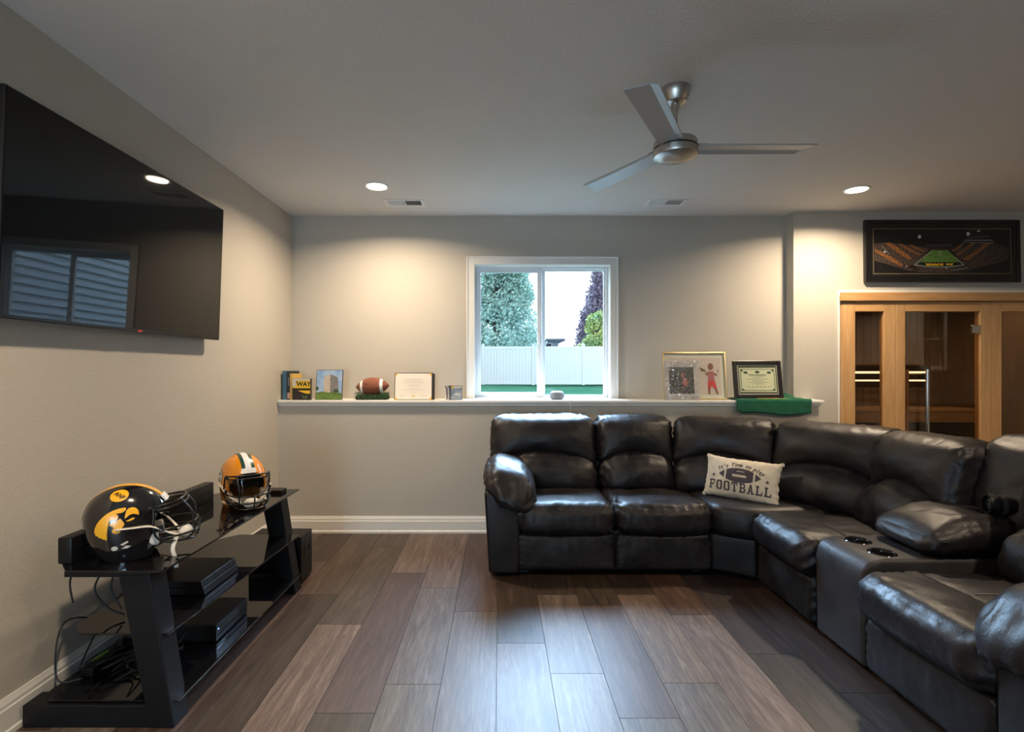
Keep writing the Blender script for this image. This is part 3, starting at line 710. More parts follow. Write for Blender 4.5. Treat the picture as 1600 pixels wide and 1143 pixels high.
# ---- left run, facing the camera
FA = Fr(0, 3.43, 0)
basebox(FA, .11, 1.40, .03, .78)
for i, (x0, x1) in enumerate(((.115, .765), (.765, 1.405))):
    w = x1-x0; cx = (x0+x1)/2
    seat(FA, w, 3+i, cx); footrest(FA, w, 5+i, cx)
back_pair(FA, .82, 11, .345, lean=.24, y0=.50, top=1.005)
back_pair(FA, .60, 12, 1.06, lean=.24, y0=.50, top=1.0)
backshell(FA, -.05, 1.36, y0=.62, y1=.80)
# left arm: shaped side panel plus pillow
b = new(); prism(b, [(-.068, .03), (.13, .03), (.14, .42), (.10, .50), (.04, .545), (-.03, .56), (-.098, .565)], 'y', -.025, .78, .018, seg=3)
arm = sc('arm_panel', b, FA, m_leather_panel, sm=40)
def armpil(p, u):
    q = p.copy(); f = max(0, -p.y/.33)
    q.z -= .10*f**2.2+.035*(p.x/.17)*(1 if f > 0 else 1)
    q.z -= .0*f; q.x += .03*f*f*(p.z < 0)
    return q
b = cushion(.072, .27, .605, .335, .66, .235, .115, (.01, .02, .02), (22, 36, 18), armpil, .009, 4.5, [(0, 1, 12, .006, .06, -1), (1, 0, 15, .006, .07, -1), (2, 1, 11, .004, .05, -1)], 21)
sc('arm_pillow', b, FA)
# ---- corner wedge
def wedge_poly(name, pts, z0, z1, r, m, seg=5, puff=0, seed=0):
    b = new(); A = [b.verts.new((*p, z0)) for p in pts]; f = b.faces.new(A)
    e = bmesh.ops.extrude_face_region(b, geom=[f]); vs = [v for v in e['geom'] if isinstance(v, bmesh.types.BMVert)]
    bmesh.ops.translate(b, vec=(0, 0, z1-z0), verts=vs); bmesh.ops.recalc_face_normals(b, faces=b.faces)
    bmesh.ops.bevel(b, geom=list(b.edges), offset=r, segments=seg, profile=.5, affect='EDGES')
    bmesh.ops.triangulate(b, faces=[f for f in b.faces if len(f.verts) > 4])
    for _ in range(5):
        es = [e for e in b.edges if e.calc_length() > .05]
        if not es: break
        bmesh.ops.subdivide_edges(b, edges=es, cuts=1); bmesh.ops.triangulate(b, faces=[f for f in b.faces if len(f.verts) > 4])
    cx = sum(p[0] for p in pts)/len(pts); cy = sum(p[1] for p in pts)/len(pts)
    b.normal_update()
    R = max(((p[0]-cx)**2+(p[1]-cy)**2)**.5 for p in pts)
    for v in b.verts:
        n = v.normal.copy(); e = fbm(v.co+Vector((seed, 0, 0)), 5)
        d = .008*e
        if n.z > .5: d += puff*max(0, 1-((v.co.x-cx)**2+(v.co.y-cy)**2)/(R*R))
        v.co += n*d
    return obj(name, b, m, sofa, 'all')
wedge_poly('seat_cushion', [(1.395, 3.385), (1.60, 3.27), (2.30, 3.30), (2.42, 3.55), (1.85, 4.05), (1.395, 4.05)], .285, .475, .06, m_leather, puff=.02, seed=2)
wedge_poly('front_panel', [(1.40, 3.43), (1.635, 3.30), (1.75, 3.45), (1.40, 3.6)], .04, .288, .02, m_leather_panel, seed=4)
wedge_poly('base', [(1.42, 3.5), (1.70, 3.35), (2.4, 3.3), (2.5, 3.5), (1.9, 4.1), (1.42, 4.1)], .02, .30, .02, m_leather_panel, seed=6)
# chamfer backs: ridge from (1.36,4.09) to (2.00,3.76) to (2.45,3.16)
def chamfer(pa, pb, seed, top):
    a = Vector(pa); c = Vector(pb); mid = (a+c)/2; d = c-a; ang = math.degrees(math.atan2(d.y, d.x))
    F = Fr(mid.x, mid.y, ang)
    w = d.length
    back_pair(F, w-.005, seed, 0, lean=.24, y0=-.20, top=top)
    backshell(F, -w/2, w/2, y0=-.06, y1=.12, top=.92)
chamfer((1.375, 4.10), (2.03, 3.79), 31, 1.0)
chamfer((2.03, 3.77), (2.46, 3.17), 32, 1.0)
# ---- right run, facing left
FB = Fr(1.64, 3.27, -90)      # local x runs towards the camera
basebox(FB, 0.01, .58, .03, .80)
seat(FB, .575, 41, .29, front=-.06); footrest(FB, .575, 42, .29)
back_pair(FB, .585, 43, .40, lean=.26, y0=.53, top=1.0)
backshell(FB, .05, .68, y0=.66, y1=.86)
# console: local x .585 .. .945
b = new(); prism(b, [(-.005, .03), (-.012, .42), (.0, .475), (.03, .505), (.08, .517), (.30, .517), (.72, .525), (.72, .03)], 'x', .588, .942, .022, seg=4)
cc = []
for lx, ly in ((.68, .150), (.85, .145)):
    c_ = new(); cyl(c_, (lx, ly, .42), (lx, ly, .6), .048, seg=32); cc.append(('cut', c_))
b = with_mods(b, cc)
con = sc('console', b, FB, m_console, sm=50)
for lx, ly in ((.68, .150), (.85, .145)):
    b = new(); lathe(b, [(.046, .002), (.054, .006), (.058, .003), (.060, 0.0), (.046, -.001)], (lx, ly, .516), 32); cu = sc('cup_holder', b, FB, m_gloss, con, 40)
    b = new(); lathe(b, [(.0475, .001), (.044, -.01), (.042, -.088), (.0, -.09)], (lx, ly, .516), 32); sc('cup_well', b, FB, m_gloss, cu)
def lid(p, u):
    q = p.copy(); f = (p.y+.25)/.5
    q.z *= 1-.22*max(0, f-.5)
    if p.y < -.03: q.z -= .075*((-.03-p.y)/.235)**1.7*max(0, min(1, p.z/.17+.5))
    return q
b = cushion(.765, .545, .605, .385, .53, .17, .07, (.012, .012, .022), (26, 32, 16), lid, .007, 4.5, [(0, 1, 19, .0045, .09, 1), (2, 1, 22, .002, .04, -1)], 61)
ld = sc('console_lid', b, FB)
b = new(); tube(b, [(.957+.004, .33+.45*i/14, .600) for i in range(15)], .004, 6); sc('seam', b, FB, m_leather, ld)
b = new(); prism(b, [(.05, .005), (.058, .0), (.035, -.012), (-.04, -.012), (-.058, 0), (-.04, .012), (.03, .012)], 'z', 0, .012, .003); obj('lid_latch', b, m_plastic, ld, xf=Fr(1.64, 3.27, -90) @ Matrix.Translation((.655, .60, .695)) @ Matrix.Rotation(math.radians(90), 4, 'Z'))
# console back (upright, smooth)
b = cushion(.80, .79, .76, .345, .22, .56, .07, (.004, .03, .02), (20, 12, 26), lambda p, u: Vector((p.x, p.y+.28*(p.z+.2), p.z)), .014, 4, [(2, 0, 12, .005, .06, 1)], 71)
sc('head_cushion', b, FB)
backshell(FB, .68, 1.62, y0=.72, y1=.92)
# recliner nearest the camera: local x .95 .. 1.58
basebox(FB, .955, 1.60, .03, .80)
seat(FB, .63, 81, 1.27, front=-.07); footrest(FB, .63, 82, 1.27)
back_pair(FB, .62, 83, 1.29, lean=.26, y0=.55, top=1.0)
b = new(); prism(b, [(1.80, .03), (1.59, .03), (1.58, .42), (1.62, .50), (1.68, .54), (1.75, .55), (1.83, .55)], 'y', -.03, .80, .018, seg=3)
sc('arm_panel', b, FB, m_leather_panel, sm=40)
def armpil2(p, u):
    q = p.copy(); f = max(0, -p.y/.33); q.z -= .10*f**2.2-.035*(p.x/.17); return q
b = cushion(1.655, .27, .60, .34, .68, .235, .115, (.01, .02, .02), (22, 36, 18), armpil2, .009, 4.5, [(0, 1, 12, .006, .06, 1), (1, 0, 15, .006, .07, -1)], 91)
ap = sc('arm_pillow', b, FB)
b = new(); pts = [(1.485-.004, .0+.5*i/16, .595) for i in range(17)]; tube(b, pts, .003, 6); sc('seam', b, FB, m_thread, ap)

# ================================================================ FOOTBALL PILLOW
m_linen = M('linen', (.60, .52, .40), .9, var=.08, vs=30, bump=.3, bs=500)
m_ink = M('pillow_ink', (.055, .045, .055), .9)
PWd, PHt = .485, .285
def pillow_f(p, u):
    q = p.copy(); a, c = u[0], u[2]
    q.x *= 1-.055*(1-abs(c)**1.5)*abs(a)**3; q.z *= 1-.06*(1-abs(a)**1.5)*abs(c)**3
    return q
b = cushion(0, 0, 0, PWd, .05, PHt, .022, (.0, .055, .0), (40, 8, 28), pillow_f, .004, 9, [(0, 2, 22, .004, .04, 0), (2, 0, 22, .003, .03, 0)], 5, pw=2.2)
pa = Vector((1.445, 3.70)); pb = Vector((1.80, 3.40))
ang = math.degrees(math.atan2(-.30, .36))
pc = Vector((1.665, 3.56, .475+PHt/2*.96+.004))
PX = Matrix.Translation(pc) @ Matrix.Rotation(math.radians(ang), 4, 'Z') @ Matrix.Rotation(math.radians(-16), 4, 'X') @ Matrix.Rotation(math.radians(2), 4, 'Y')
bmesh.ops.transform(b, matrix=PX, verts=b.verts); b.normal_update(); pbvh = BVHTree.FromBMesh(b)
pil = obj('throw_pillow', b, m_linen, None, 'all')
tag(pil, 'cream lumbar pillow printed with a football, propped in the sofa corner', 'pillow')
for sx in (-1, 1):
    for sz in (-1, 1):
        b = new(); box(b, sx*PWd*.49-.012, -.006, sz*PHt*.475-.011, sx*PWd*.49+.012, .006, sz*PHt*.475+.011, .004); obj('corner_tab', b, m_linen, pil, xf=PX)
PF = PX @ frame3((0, 0, 0), (1, 0, 0), (0, 0, 1))
SL = {'F': [(0, 0, .5, .16), (.1, 0, .36, 1), (0, .84, 1, 1), (.82, .62, 1, 1), (.3, .42, .72, .58), (.62, .34, .74, .66)],
      'O': 'o', 'T': [(.25, 0, .75, .16), (.36, 0, .64, 1), (0, .84, 1, 1), (0, .64, .16, 1), (.84, .64, 1, 1)],
      'B': [(0, 0, .8, .16), (0, .84, .8, 1), (.12, 0, .38, 1), (.3, .44, .85, .58), (.72, .08, .98, .47), (.70, .55, .94, .92)],
      'A': 'a', 'L': [(0, 0, 1, .16), (.12, 0, .38, 1), (0, .84, .5, 1), (.84, 0, 1, .38)]}
def letter(bm, ch, x, y, w, h):
    s = SL[ch]
    if s == 'o':
        t = .30; c = .16
        for a in ((0, c, t, 1-c), (1-t, c, 1, 1-c), (c, 0, 1-c, .16), (c, .84, 1-c, 1)): rect(bm, x+a[0]*w, y+a[1]*h, x+a[2]*w, y+a[3]*h)
        for (p, q, r) in (((0, c), (c, 0), (t, c)), ((1-t, c), (1-c, 0), (1, c)), ((0, 1-c), (t, 1-c), (c, 1)), ((1-t, 1-c), (1, 1-c), (1-c, 1))): poly(bm, [(x+p[0]*w, y+p[1]*h), (x+q[0]*w, y+q[1]*h), (x+r[0]*w, y+r[1]*h)])
    elif s == 'a':
        for pts in ([(.1, 0), (.34, 0), (.6, 1), (.38, 1)], [(.66, 0), (.92, 0), (.64, 1), (.42, 1)], [(.25, .26), (.75, .26), (.72, .4), (.3, .4)], [(-.05, 0), (.42, 0), (.42, .14), (-.05, .14)], [(.58, 0), (1.05, 0), (1.05, .14), (.58, .14)]):
            poly(bm, [(x+a*w, y+c*h) for a, c in pts])
    else:
        for a in s: rect(bm, x+a[0]*w, y+a[1]*h, x+a[2]*w, y+a[3]*h)
b = new(); xs = -.196; lw = .040; gap = .0105
for ch in 'FOOTBALL': letter(b, ch, xs, -.092, lw, .062); xs += lw+gap
obj('lettering', decal(b, PF, pbvh, .0012, .02), m_ink, pil)
b = new()
FBp = lambda x: .050*max(0, 1-(abs(x)/.134)**2.5)
xs_ = [-.118+.236*i/32 for i in range(33)]
def seg_(x0, x1):
    xx = [x0+(x1-x0)*i/10 for i in range(11)]
    poly(b, [(x, .016+FBp(x)*1.0) for x in xx]+[(x, .016-FBp(x)*.9) for x in xx[::-1]])
seg_(-.1335, -.098); seg_(.098, .1335); seg_(-.086, .086)
for sx in (-1, 1):
    pts = []
    for i in range(10):
        r = .015 if i % 2 == 0 else .006; a = PI/2+i*PI/5; pts.append((sx*.170+r*math.cos(a), .002+r*math.sin(a)))
    for i in range(10): poly(b, [(sx*.170, .002), pts[i], pts[(i+1) % 10]])
obj('football_print', decal(b, PF, pbvh, .0012, .02), m_ink, pil)
b = new(); rect(b, -.045, .011, .045, .018)
for i in range(9): rect(b, -.041+i*.0095, .004, -.037+i*.0095, .025)
rect(b, -.02, .042, .03, .046)
obj('laces_print', decal(b, PF, pbvh, .002, .02), m_linen, pil)
b = new(); wd = "It's Time to play"; n = len(wd)
for i, ch in enumerate(wd):
    if ch == ' ': continue
    t = text2d(ch, .036, .3, .0012)
    a = math.radians(31-62*i/(n-1))
    merge(b, t, Matrix.Translation((.27*math.sin(-a), -.182+.27*math.cos(a), 0)) @ Matrix.Rotation(a, 4, 'Z') @ Matrix.Scale(1, 4))
obj('script_lettering', decal(b, PF, pbvh, .0014, .02), m_ink, pil)

# camera lying at the console back
cmx = Fr(2.27, 2.42, 0) @ Matrix.Translation((0, 0, .745)) @ Matrix.Rotation(math.radians(-18), 4, 'Z') @ Matrix.Rotation(math.radians(4), 4, 'Y')
cm = thing('photo_camera', (2.3, 2.40, .69), 'black camera with long lens lying on the console lid', 'camera')
b = new(); lathe(b, [(.036, 0), (.046, .0), (.047, .03), (.044, .035), (.044, .10), (.046, .102), (.046, .135), (.040, .15), (.038, .2), (0, .2)], (0, 0, 0), 40, mat=Matrix.Rotation(PI/2, 4, 'Y'))
lb = obj('lens_barrel', b, m_black, cm, 30, xf=cmx)
b = new(); lathe(b, [(.034, .012), (.02, .006), (0, .004)], (0, 0, 0), 32, mat=Matrix.Rotation(PI/2, 4, 'Y')); 
m_lensgl = M('lens_coating', (.004, .012, .014), .05, spec=1, coat=1); obj('front_glass', b, m_lensgl, lb, 'all', xf=cmx)
for z_ in (.045, .11):
    b = new(); lathe(b, [(.0465, z_), (.048, z_+.003), (.048, z_+.018), (.0465, z_+.021)], (0, 0, 0), 40, mat=Matrix.Rotation(PI/2, 4, 'Y')); obj('grip_ring', b, m_matte, lb, 30, xf=cmx)
b = new(); box(b, .2, -.065, -.045, .25, .065, .04, .012, 3); box(b, .2, -.025, .03, .245, .025, .065, .01, 2); obj('camera_body', b, m_black, cm, 40, xf=cmx)

# ================================================================ TV STAND
sd_ = thing('tv_stand', (-1.5, 2.6, 0), 'black three tier glass television stand against the left wall', 'tv stand')
def so(name, b, m=m_black, sm=None): return obj(name, b, m, sd_, sm)
for (y0, y1) in ((1.985, 2.075), (3.17, 3.26)):
    b = new(); box(b, -1.825, y0, 0, -1.285, y1, .085, .004); so('base_bar', b)
    b = new(); prism(b, [(-1.242, .0), (-1.335, .0), (-1.455, .585), (-1.335, .585)][::1], 'y', y0-.003, y1+.003, .004); so('leg', b)
    b = new(); box(b, -1.665, y0, .575, -1.335, y1-.0, .603, .003); so('top_bar', b)
b = new(); box(b, -1.80, 2.075, .02, -1.74, 3.17, .085, .003); so('cross_bar', b)
b = new(); box(b, -1.36, 2.075, .045, -1.30, 3.17, .085, .003); so('cross_bar', b)
b = new(); box(b, -1.70, 2.50, .085, -1.62, 2.58, .575, .003); so('support_post', b)
b = new(); prism(b, [(-1.27, 1.955), (-1.27, 3.30), (-1.62, 3.30), (-1.76, 3.15), (-1.76, 2.08), (-1.64, 1.96)][::1], 'z', .603, .611, .0015); so('top_shelf', b, m_bglass)
b = new(); prism(b, [(-1.275, 2.0), (-1.225, 3.2), (-1.60, 3.2), (-1.69, 3.1), (-1.69, 2.08), (-1.62, 2.0)][::1], 'z', .346, .354, .0015); so('middle_shelf', b, m_bglass)
b = new(); box(b, -1.74, 2.0, .088, -1.235, 3.24, .096, .0015); so('bottom_shelf', b, m_bglass)
# soundbar
b = new(); box(b, -1.72, 2.02, .611, -1.665, 3.03, .715, .006, 2); sb = obj('soundbar', b, m_plastic, None, 40); tag(sb, 'long black soundbar along the rear of the stand top', 'soundbar')
b = new(); box(b, -1.6665, 2.04, .66, -1.664, 3.01, .664); obj('trim_line', b, m_gloss, sb)
b = new(); box(b, -1.44, 3.17, .611, -1.33, 3.25, .632, .003); t = obj('streaming_box', b, m_plastic, None); tag(t, 'small flat black box at the far corner of the stand top', 'set top box')
# consoles
def console1():
    t = thing('game_console', (-1.45, 2.49, .354), 'angular black game console on the middle glass shelf', 'game console')
    def half(z0, z1, name):
        b = new(); dz = z1-z0
        prism(b, [(-1.62, z0), (-1.318-(z0-.354)*.35, z0), (-1.318-(z1-.354)*.35, z1), (-1.62, z1)], 'y', 2.33, 2.63, .002)
        obj(name, b, m_plastic, t)
    half(.358, .388, 'lower_shell'); half(.391, .418, 'upper_shell')
    b = new(); box(b, -1.61, 2.34, .386, -1.34, 2.62, .393); obj('groove', b, m_gloss, t)
    b = new(); box(b, -1.6, 2.35, .354, -1.36, 2.61, .359); obj('foot', b, m_matte, t)
console1()
t = thing('media_player', (-1.45, 2.56, .096), 'flat black media box with a small blue light on the bottom shelf', 'media player')
b = new(); box(b, -1.62, 2.42, .1, -1.32, 2.72, .178, .004); obj('case', b, m_plastic, t)
b = new(); box(b, -1.321, 2.43, .125, -1.3185, 2.71, .13); obj('disc_slot', b, m_gloss, t)
b = new(); box(b, -1.3205, 2.435, .15, -1.318, 2.443, .156); obj('indicator_lamp', b, M('blue_led', (.05, .1, .3), .4, emit=(.3, .5, 1), es=.8), t)
for yy in (2.44, 2.69):
    b = new(); box(b, -1.6, yy-.01, .096, -1.34, yy+.01, .101); obj('foot', b, m_matte, t)
t = thing('subwoofer', (-1.42, 3.42, 0), 'black subwoofer box on the floor past the stand end', 'speaker')
b = new(); box(b, -1.60, 3.31, .012, -1.262, 3.50, .30, .004); obj('cabinet', b, m_plastic, t)
b = new(); lathe(b, [(.046, .0), (.044, .004), (.034, .003), (.03, -.012), (0, -.014)], (0, 0, 0), 32, mat=Matrix.Translation((-1.262, 3.41, .19)) @ Matrix.Rotation(PI/2, 4, 'Y')); obj('bass_port', b, m_gloss, t, 40)
for fx in (-1.57, -1.29):
    for fy in (3.335, 3.475):
        b = new(); cyl(b, (fx, fy, 0), (fx, fy, .013), .014, seg=12); obj('foot', b, m_matte, t)
# cables, power strip
m_cable = M('cable_rubber', (.008, .008, .008), .5)
def cable(pts, r, label): 
    b = new(); tube(b, pts, r, 6, 8); o = obj('cable', b, m_cable, None, 'all'); tag(o, label, 'cable')
cable([(-1.70, 2.12, .11), (-1.79, 2.10, .12), (-1.822, 2.16, .30), (-1.81, 2.30, .27), (-1.74, 2.46, .12)], .0035, 'thin black cable looping up against the left wall baseboard')
cable([(-1.80, 2.22, .09), (-1.81, 2.45, .28), (-1.77, 2.75, .33), (-1.70, 3.0, .12)], .004, 'black cable arching behind the stand above the baseboard')
cable([(-1.69, 2.08, .60), (-1.72, 2.08, .52), (-1.70, 2.07, .44)], .0035, 'short black cable end hanging below the left of the stand top')
cable([(-1.62, 2.14, .57), (-1.66, 2.13, .47), (-1.60, 2.12, .40), (-1.53, 2.12, .37)], .004, 'black cable drooping beside the near leg, outer one')
cable([(-1.58, 2.15, .57), (-1.60, 2.14, .47), (-1.55, 2.13, .39)], .004, 'black cable drooping beside the near leg, inner one')
for i in range(7):
    pts = [(-1.66+random.uniform(-.06, .1), 2.12+i*.05, .10+.01*i)]
    for k_ in range(6): pts.append((random.uniform(-1.72, -1.42), 2.12+random.uniform(0, .55), random.uniform(.105, .17)))
    cable(pts, .0035, ['tangled black cable on the bottom shelf behind the near leg']*1 and ('tangled black cable on the bottom shelf, ' + ['nearest the front', 'under the power strip', 'looping highest', 'deepest in the pile', 'beside the media box', 'close to the rear bar', 'crossing the middle'][i]))
t = thing('power_strip', (-1.70, 2.35, .096), 'black power strip with a green patch behind the stand', 'power strip')
b = new(); box(b, -1.735, 2.15, .097, -1.685, 2.55, .13, .004); obj('body', b, m_plastic, t)
b = new(); box(b, -1.737, 2.2, .122, -1.72, 2.29, .133, .002); obj('green_label', b, M('green_label', (.10, .25, .03), .5), t)
for i in range(5):
    b = new(); box(b, -1.725, 2.33+i*.042, .13, -1.695, 2.355+i*.042, .15, .003); obj('plug', b, m_matte, t)
# ================================================================ HELMETS
def shell(sc_=1.0):
    b = new(); rings = []; nz, ns = 36, 72
    for i in range(nz+1):
        t = i/nz
        z = -.138+t*(.138+.1495)
        row = []
        for k in range(ns):
            a = 2*PI*k/ns; c, s = math.cos(a), math.sin(a)
            if z >= 0: f = max(0.02, (1-(z/.15)**2.15))**.5; fx = fy = f
            else:
                q = (-z/.138); fx = 1-(.34 if c < 0 else .10)*q**2.2; fy = 1-.16*q**1.6
            rx = .150 if c > 0 else .152
            e = 2.25
            rr = (abs(c)**e+abs(s)**e)**(-1/e)
            row.append(b.verts.new((rr*c*rx*fx-(.012*(z/.15) if z > 0 else 0), rr*s*.116*fy, z)))
        rings.append(row)
    for A, B in zip(rings, rings[1:]):
        for k in range(ns): b.faces.new((A[k], A[(k+1) % ns], B[(k+1) % ns], B[k]))
    top = b.verts.new((-.012, 0, .1502))
    for k in range(ns): b.faces.new((rings[-1][k], rings[-1][(k+1) % ns], top))
    bmesh.ops.recalc_face_normals(b, faces=b.faces)
    return b
FACE = [(.30, .105), (.150, .085), (.125, .058), (.105, .020), (.092, -.012), (.094, -.032), (.112, -.048), (.135, -.056), (.30, -.06)]
def helmet(name, loc, yaw, pitch, label, m_shell, stripe, m_mask, extra, roll=0, visor=False, strapdown=False):
    X_ = Matrix.Translation(loc) @ Matrix.Rotation(math.radians(yaw), 4, 'Z') @ Matrix.Rotation(math.radians(pitch), 4, 'Y') @ Matrix.Rotation(math.radians(roll), 4, 'X')
    t = thing(name, (loc[0], loc[1], loc[2]-.14), label, 'helmet')
    full = shell(); bmesh.ops.transform(full, matrix=X_, verts=full.verts); full.normal_update(); bv = BVHTree.FromBMesh(full); full.free()
    c1 = new(); prism(c1, FACE, 'y', -.3, .3)
    c2 = new(); box(c2, .055, -.088, -.3, .3, .088, -.03)
    c3 = new(); prism(c3, [(-.30, -.30), (-.30, -.085), (-.09, -.128), (.02, -.145), (.10, -.128), (.14, -.105), (.3, -.10), (.3, -.3)], 'y', -.3, .3)
    b = with_mods(shell(), [('solid', .006), ('cut', c1), ('cut', c2), ('cut', c3)])
    sh = obj('shell', b, m_shell, t, 35, xf=X_)
    # padding
    b = new(); bmesh.ops.create_uvsphere(b, u_segments=32, v_segments=20, radius=1)
    for v in b.verts:
        v.co = Vector((v.co.x*.132-.006, v.co.y*.102, v.co.z*.132))
    dead = [v for v in b.verts if v.co.z < -.07 or (v.co.x > .07 and v.co.z < .07)]
    bmesh.ops.delete(b, geom=dead, context='VERTS')
    obj('padding', b, M('pad', (.02, .02, .022), .8) if 'pad' not in bpy.data.materials else bpy.data.materials['pad'], t, 'all', xf=X_)
    for sy in (-1, 1):
        b = cushion(.078, sy*.085, -.070, .05, .02, .06, .01, (.0, .004, 0), (8, 4, 8), None, 0); obj('jaw_pad', b, m_padw, t, 'all', xf=X_)
    b = cushion(.085, 0, .075, .03, .12, .03, .012, (.0, .0, 0), (4, 10, 4), None, 0); obj('brow_pad', b, bpy.data.materials['pad'], t, 'all', xf=X_)
    # nose bumper and rear bumper
    b = new(); rect(b, -.035, -.014, .035, .014)
    F = X_ @ frame3((.16, 0, .090), (0, 1, 0), (-.5, 0, 1)); b2 = decal(b, F, bv, .004, .02); 
    ex = bmesh.ops.extrude_face_region(b2, geom=list(b2.faces)); vs = [v for v in ex['geom'] if isinstance(v, bmesh.types.BMVert)]
    bmesh.ops.translate(b2, vec=(X_.to_3x3() @ Vector((.006, 0, .003))), verts=vs); bmesh.ops.recalc_face_normals(b2, faces=b2.faces)
    nb = obj('brow_bumper', b2, m_white, t)
    # stripes over the crown
    for (y0, y1, ms) in stripe:
        b = new(); prev = None; rows = []
        for i in range(61):
            a = math.radians(28+(168-28)*i/60); d = Vector((math.cos(a), 0, math.sin(a)))
            row = []
            for yy in [y0+(y1-y0)*q/3 for q in range(4)]:
                o_ = X_ @ (Vector((-.006, yy, .0))+d*.4); dd = -(X_.to_3x3() @ d)
                h = bv.ray_cast(o_, dd, .5)
                p = h[0]+(-dd)*.0012
                row.append(b.verts.new(p))
            rows.append(row)
        for A, B in zip(rows, rows[1:]):
            for q in range(3): b.faces.new((A[q], A[q+1], B[q+1], B[q]))
        bmesh.ops.recalc_face_normals(b, faces=b.faces); obj('stripe', b, ms, sh, 'all')
    # facemask bars
    def arc(z, xf_, yw, xs=.095, dz=0, n=2.6, m=14):
        pts = []
        for i in range(m+1):
            a = -PI/2+PI*i/m
            c, s = math.cos(a), math.sin(a); pts.append((xs+(xf_-xs)*abs(c)**(2/n), yw*math.copysign(abs(s)**(2/n), s), z+dz*abs(c)))
        return pts
    b = new(); r = .0042
    tube(b, arc(.055, .205, .108, .10, .012), r, 8); tube(b, arc(.040, .212, .108, .10, .010), r, 8)
    tube(b, arc(-.040, .238, .112, .085, .0), r, 8); tube(b, arc(-.075, .240, .108, .10, -.004), r, 8); tube(b, arc(-.098, .225, .085, .13, -.015), r, 8)
    for yy in (-.075, .075):
        tube(b, [(.192, yy, .064), (.205, yy, .045), (.228, yy*.98, 0), (.226, yy*.96, -.040), (.226, yy*.94, -.078), (.195, yy*.8, -.108)], r, 8, 3)
    tube(b, [(.238, 0, -.040), (.246, 0, -.06), (.241, 0, -.079), (.228, 0, -.113)], r, 8, 3)
    for sy in (-1, 1):
        tube(b, [(.100, sy*.112, .052), (.096, sy*.116, .01), (.092, sy*.116, -.042), (.105, sy*.110, -.075), (.14, sy*.095, -.10)], r, 8, 3)
    obj('facemask', b, m_mask, t, 'all', xf=X_)
    b = new()
    for sy in (-1, 1):
        box(b, .098, sy*.112-.006, -.035, .125, sy*.112+.006, -.02, .003); box(b, .10, sy*.104-.006, .035, .125, sy*.104+.006, .05, .003)
    pass
    obj('mask_clip', b, m_plastic, t, xf=X_)
    if visor:
        b = new(); rows = []
        for p in arc(.036, .205, .100, .10, .010): rows.append((p, (p[0]*1.06, p[1], -.035)))
        vs = [(b.verts.new(p), b.verts.new(q)) for p, q in rows]
        for A, B in zip(vs, vs[1:]): b.faces.new((A[0], B[0], B[1], A[1]))
        obj('visor', b, m_visor, t, 'all', xf=X_)
    # chin straps
    b = new()
    for sy in (-1, 1):
        tube(b, [(-.028, sy*.1225, .0), (.03, sy*.124, -.006), (.075, sy*.118, -.012), (.105, sy*.112, -.028), (.135, sy*.085, -.06), (.165, sy*.04, -.09)], .0095, 8, 3, flat=.35)
        if not (strapdown and sy < 0):
            tube(b, [(.02, sy*.108, -.10), (.07, sy*.10, -.105), (.12, sy*.08, -.10), (.16, sy*.04, -.10)], .007, 6, 3, flat=.25)
    if strapdown: tube(b, [(.16, -.05, -.085), (.155, -.085, -.10), (.145, -.10, -.13), (.15, -.102, -.17), (.15, -.104, -.205)], .009, 6, 4, flat=.25)
    obj('chin_strap', b, m_strap, t, 'all', xf=X_)
    b = cushion(.185, 0, -.090, .05, .075, .045, .02, (.004, .004, .004), (8, 10, 8), None, 0); obj('chin_cup', b, m_padw, t, 'all', xf=X_)
    # side hardware: ear hole, snaps
    for sy in (-1, 1):
        F = X_ @ frame3((-.02, sy*.2, -.075), (1 if sy < 0 else -1, 0, 0), (0, 0, 1))
        b = new(); circ(b, -.022, .0, .011, .009); poly(b, [(.0, -.005), (.02, -.008), (.032, -.001), (.016, .004)]); poly(b, [(-.002, .012), (.022, .022), (.026, .016), (.006, .006)]); decal(b, F, bv, .0014, .01); obj('ear_vent', b, m_padw, sh)
        b = new(); circ(b, .005, -.036, .006, .006); decal(b, F, bv, .002, .01); obj('snap', b, m_steel, sh)
        b = new(); poly(b, [(.08, -.032), (.12, -.012), (.128, -.004), (.13, .01), (.084, -.012)][::1]); decal(b, F, bv, .0016, .01); obj('clip_plate', b, M('clip_plate', (.12, .11, .1), .3, .5) if 'clip_plate' not in bpy.data.materials else bpy.data.materials['clip_plate'], sh)
    extra(X_, bv, sh)
    return t
m_padw = M('white_pad', (.62, .58, .52), .6)
m_strap = M('strap', (.68, .62, .54), .6)
m_gold = M('gold_decal', (.85, .42, .012), .3, coat=.5)
m_dgreen = M('green_decal', (.012, .05, .035), .3, coat=.5)
m_wdecal = M('white_decal', (.78, .78, .78), .3, coat=.5)
m_bdecal = M('black_decal', (.008, .008, .008), .3, coat=.5)
m_hblack = M('gloss_black_shell', (.006, .006, .007), .12, coat=1)
m_hgold = M('gold_shell', (.78, .27, .008), .22, coat=.8)
m_maskb = M('mask_black', (.012, .012, .013), .25)
m_visor = glass_mat('visor', (.55, .52, .48))
def L2(p): return ((p[0]-575)/2730, (560-p[1])/2600)
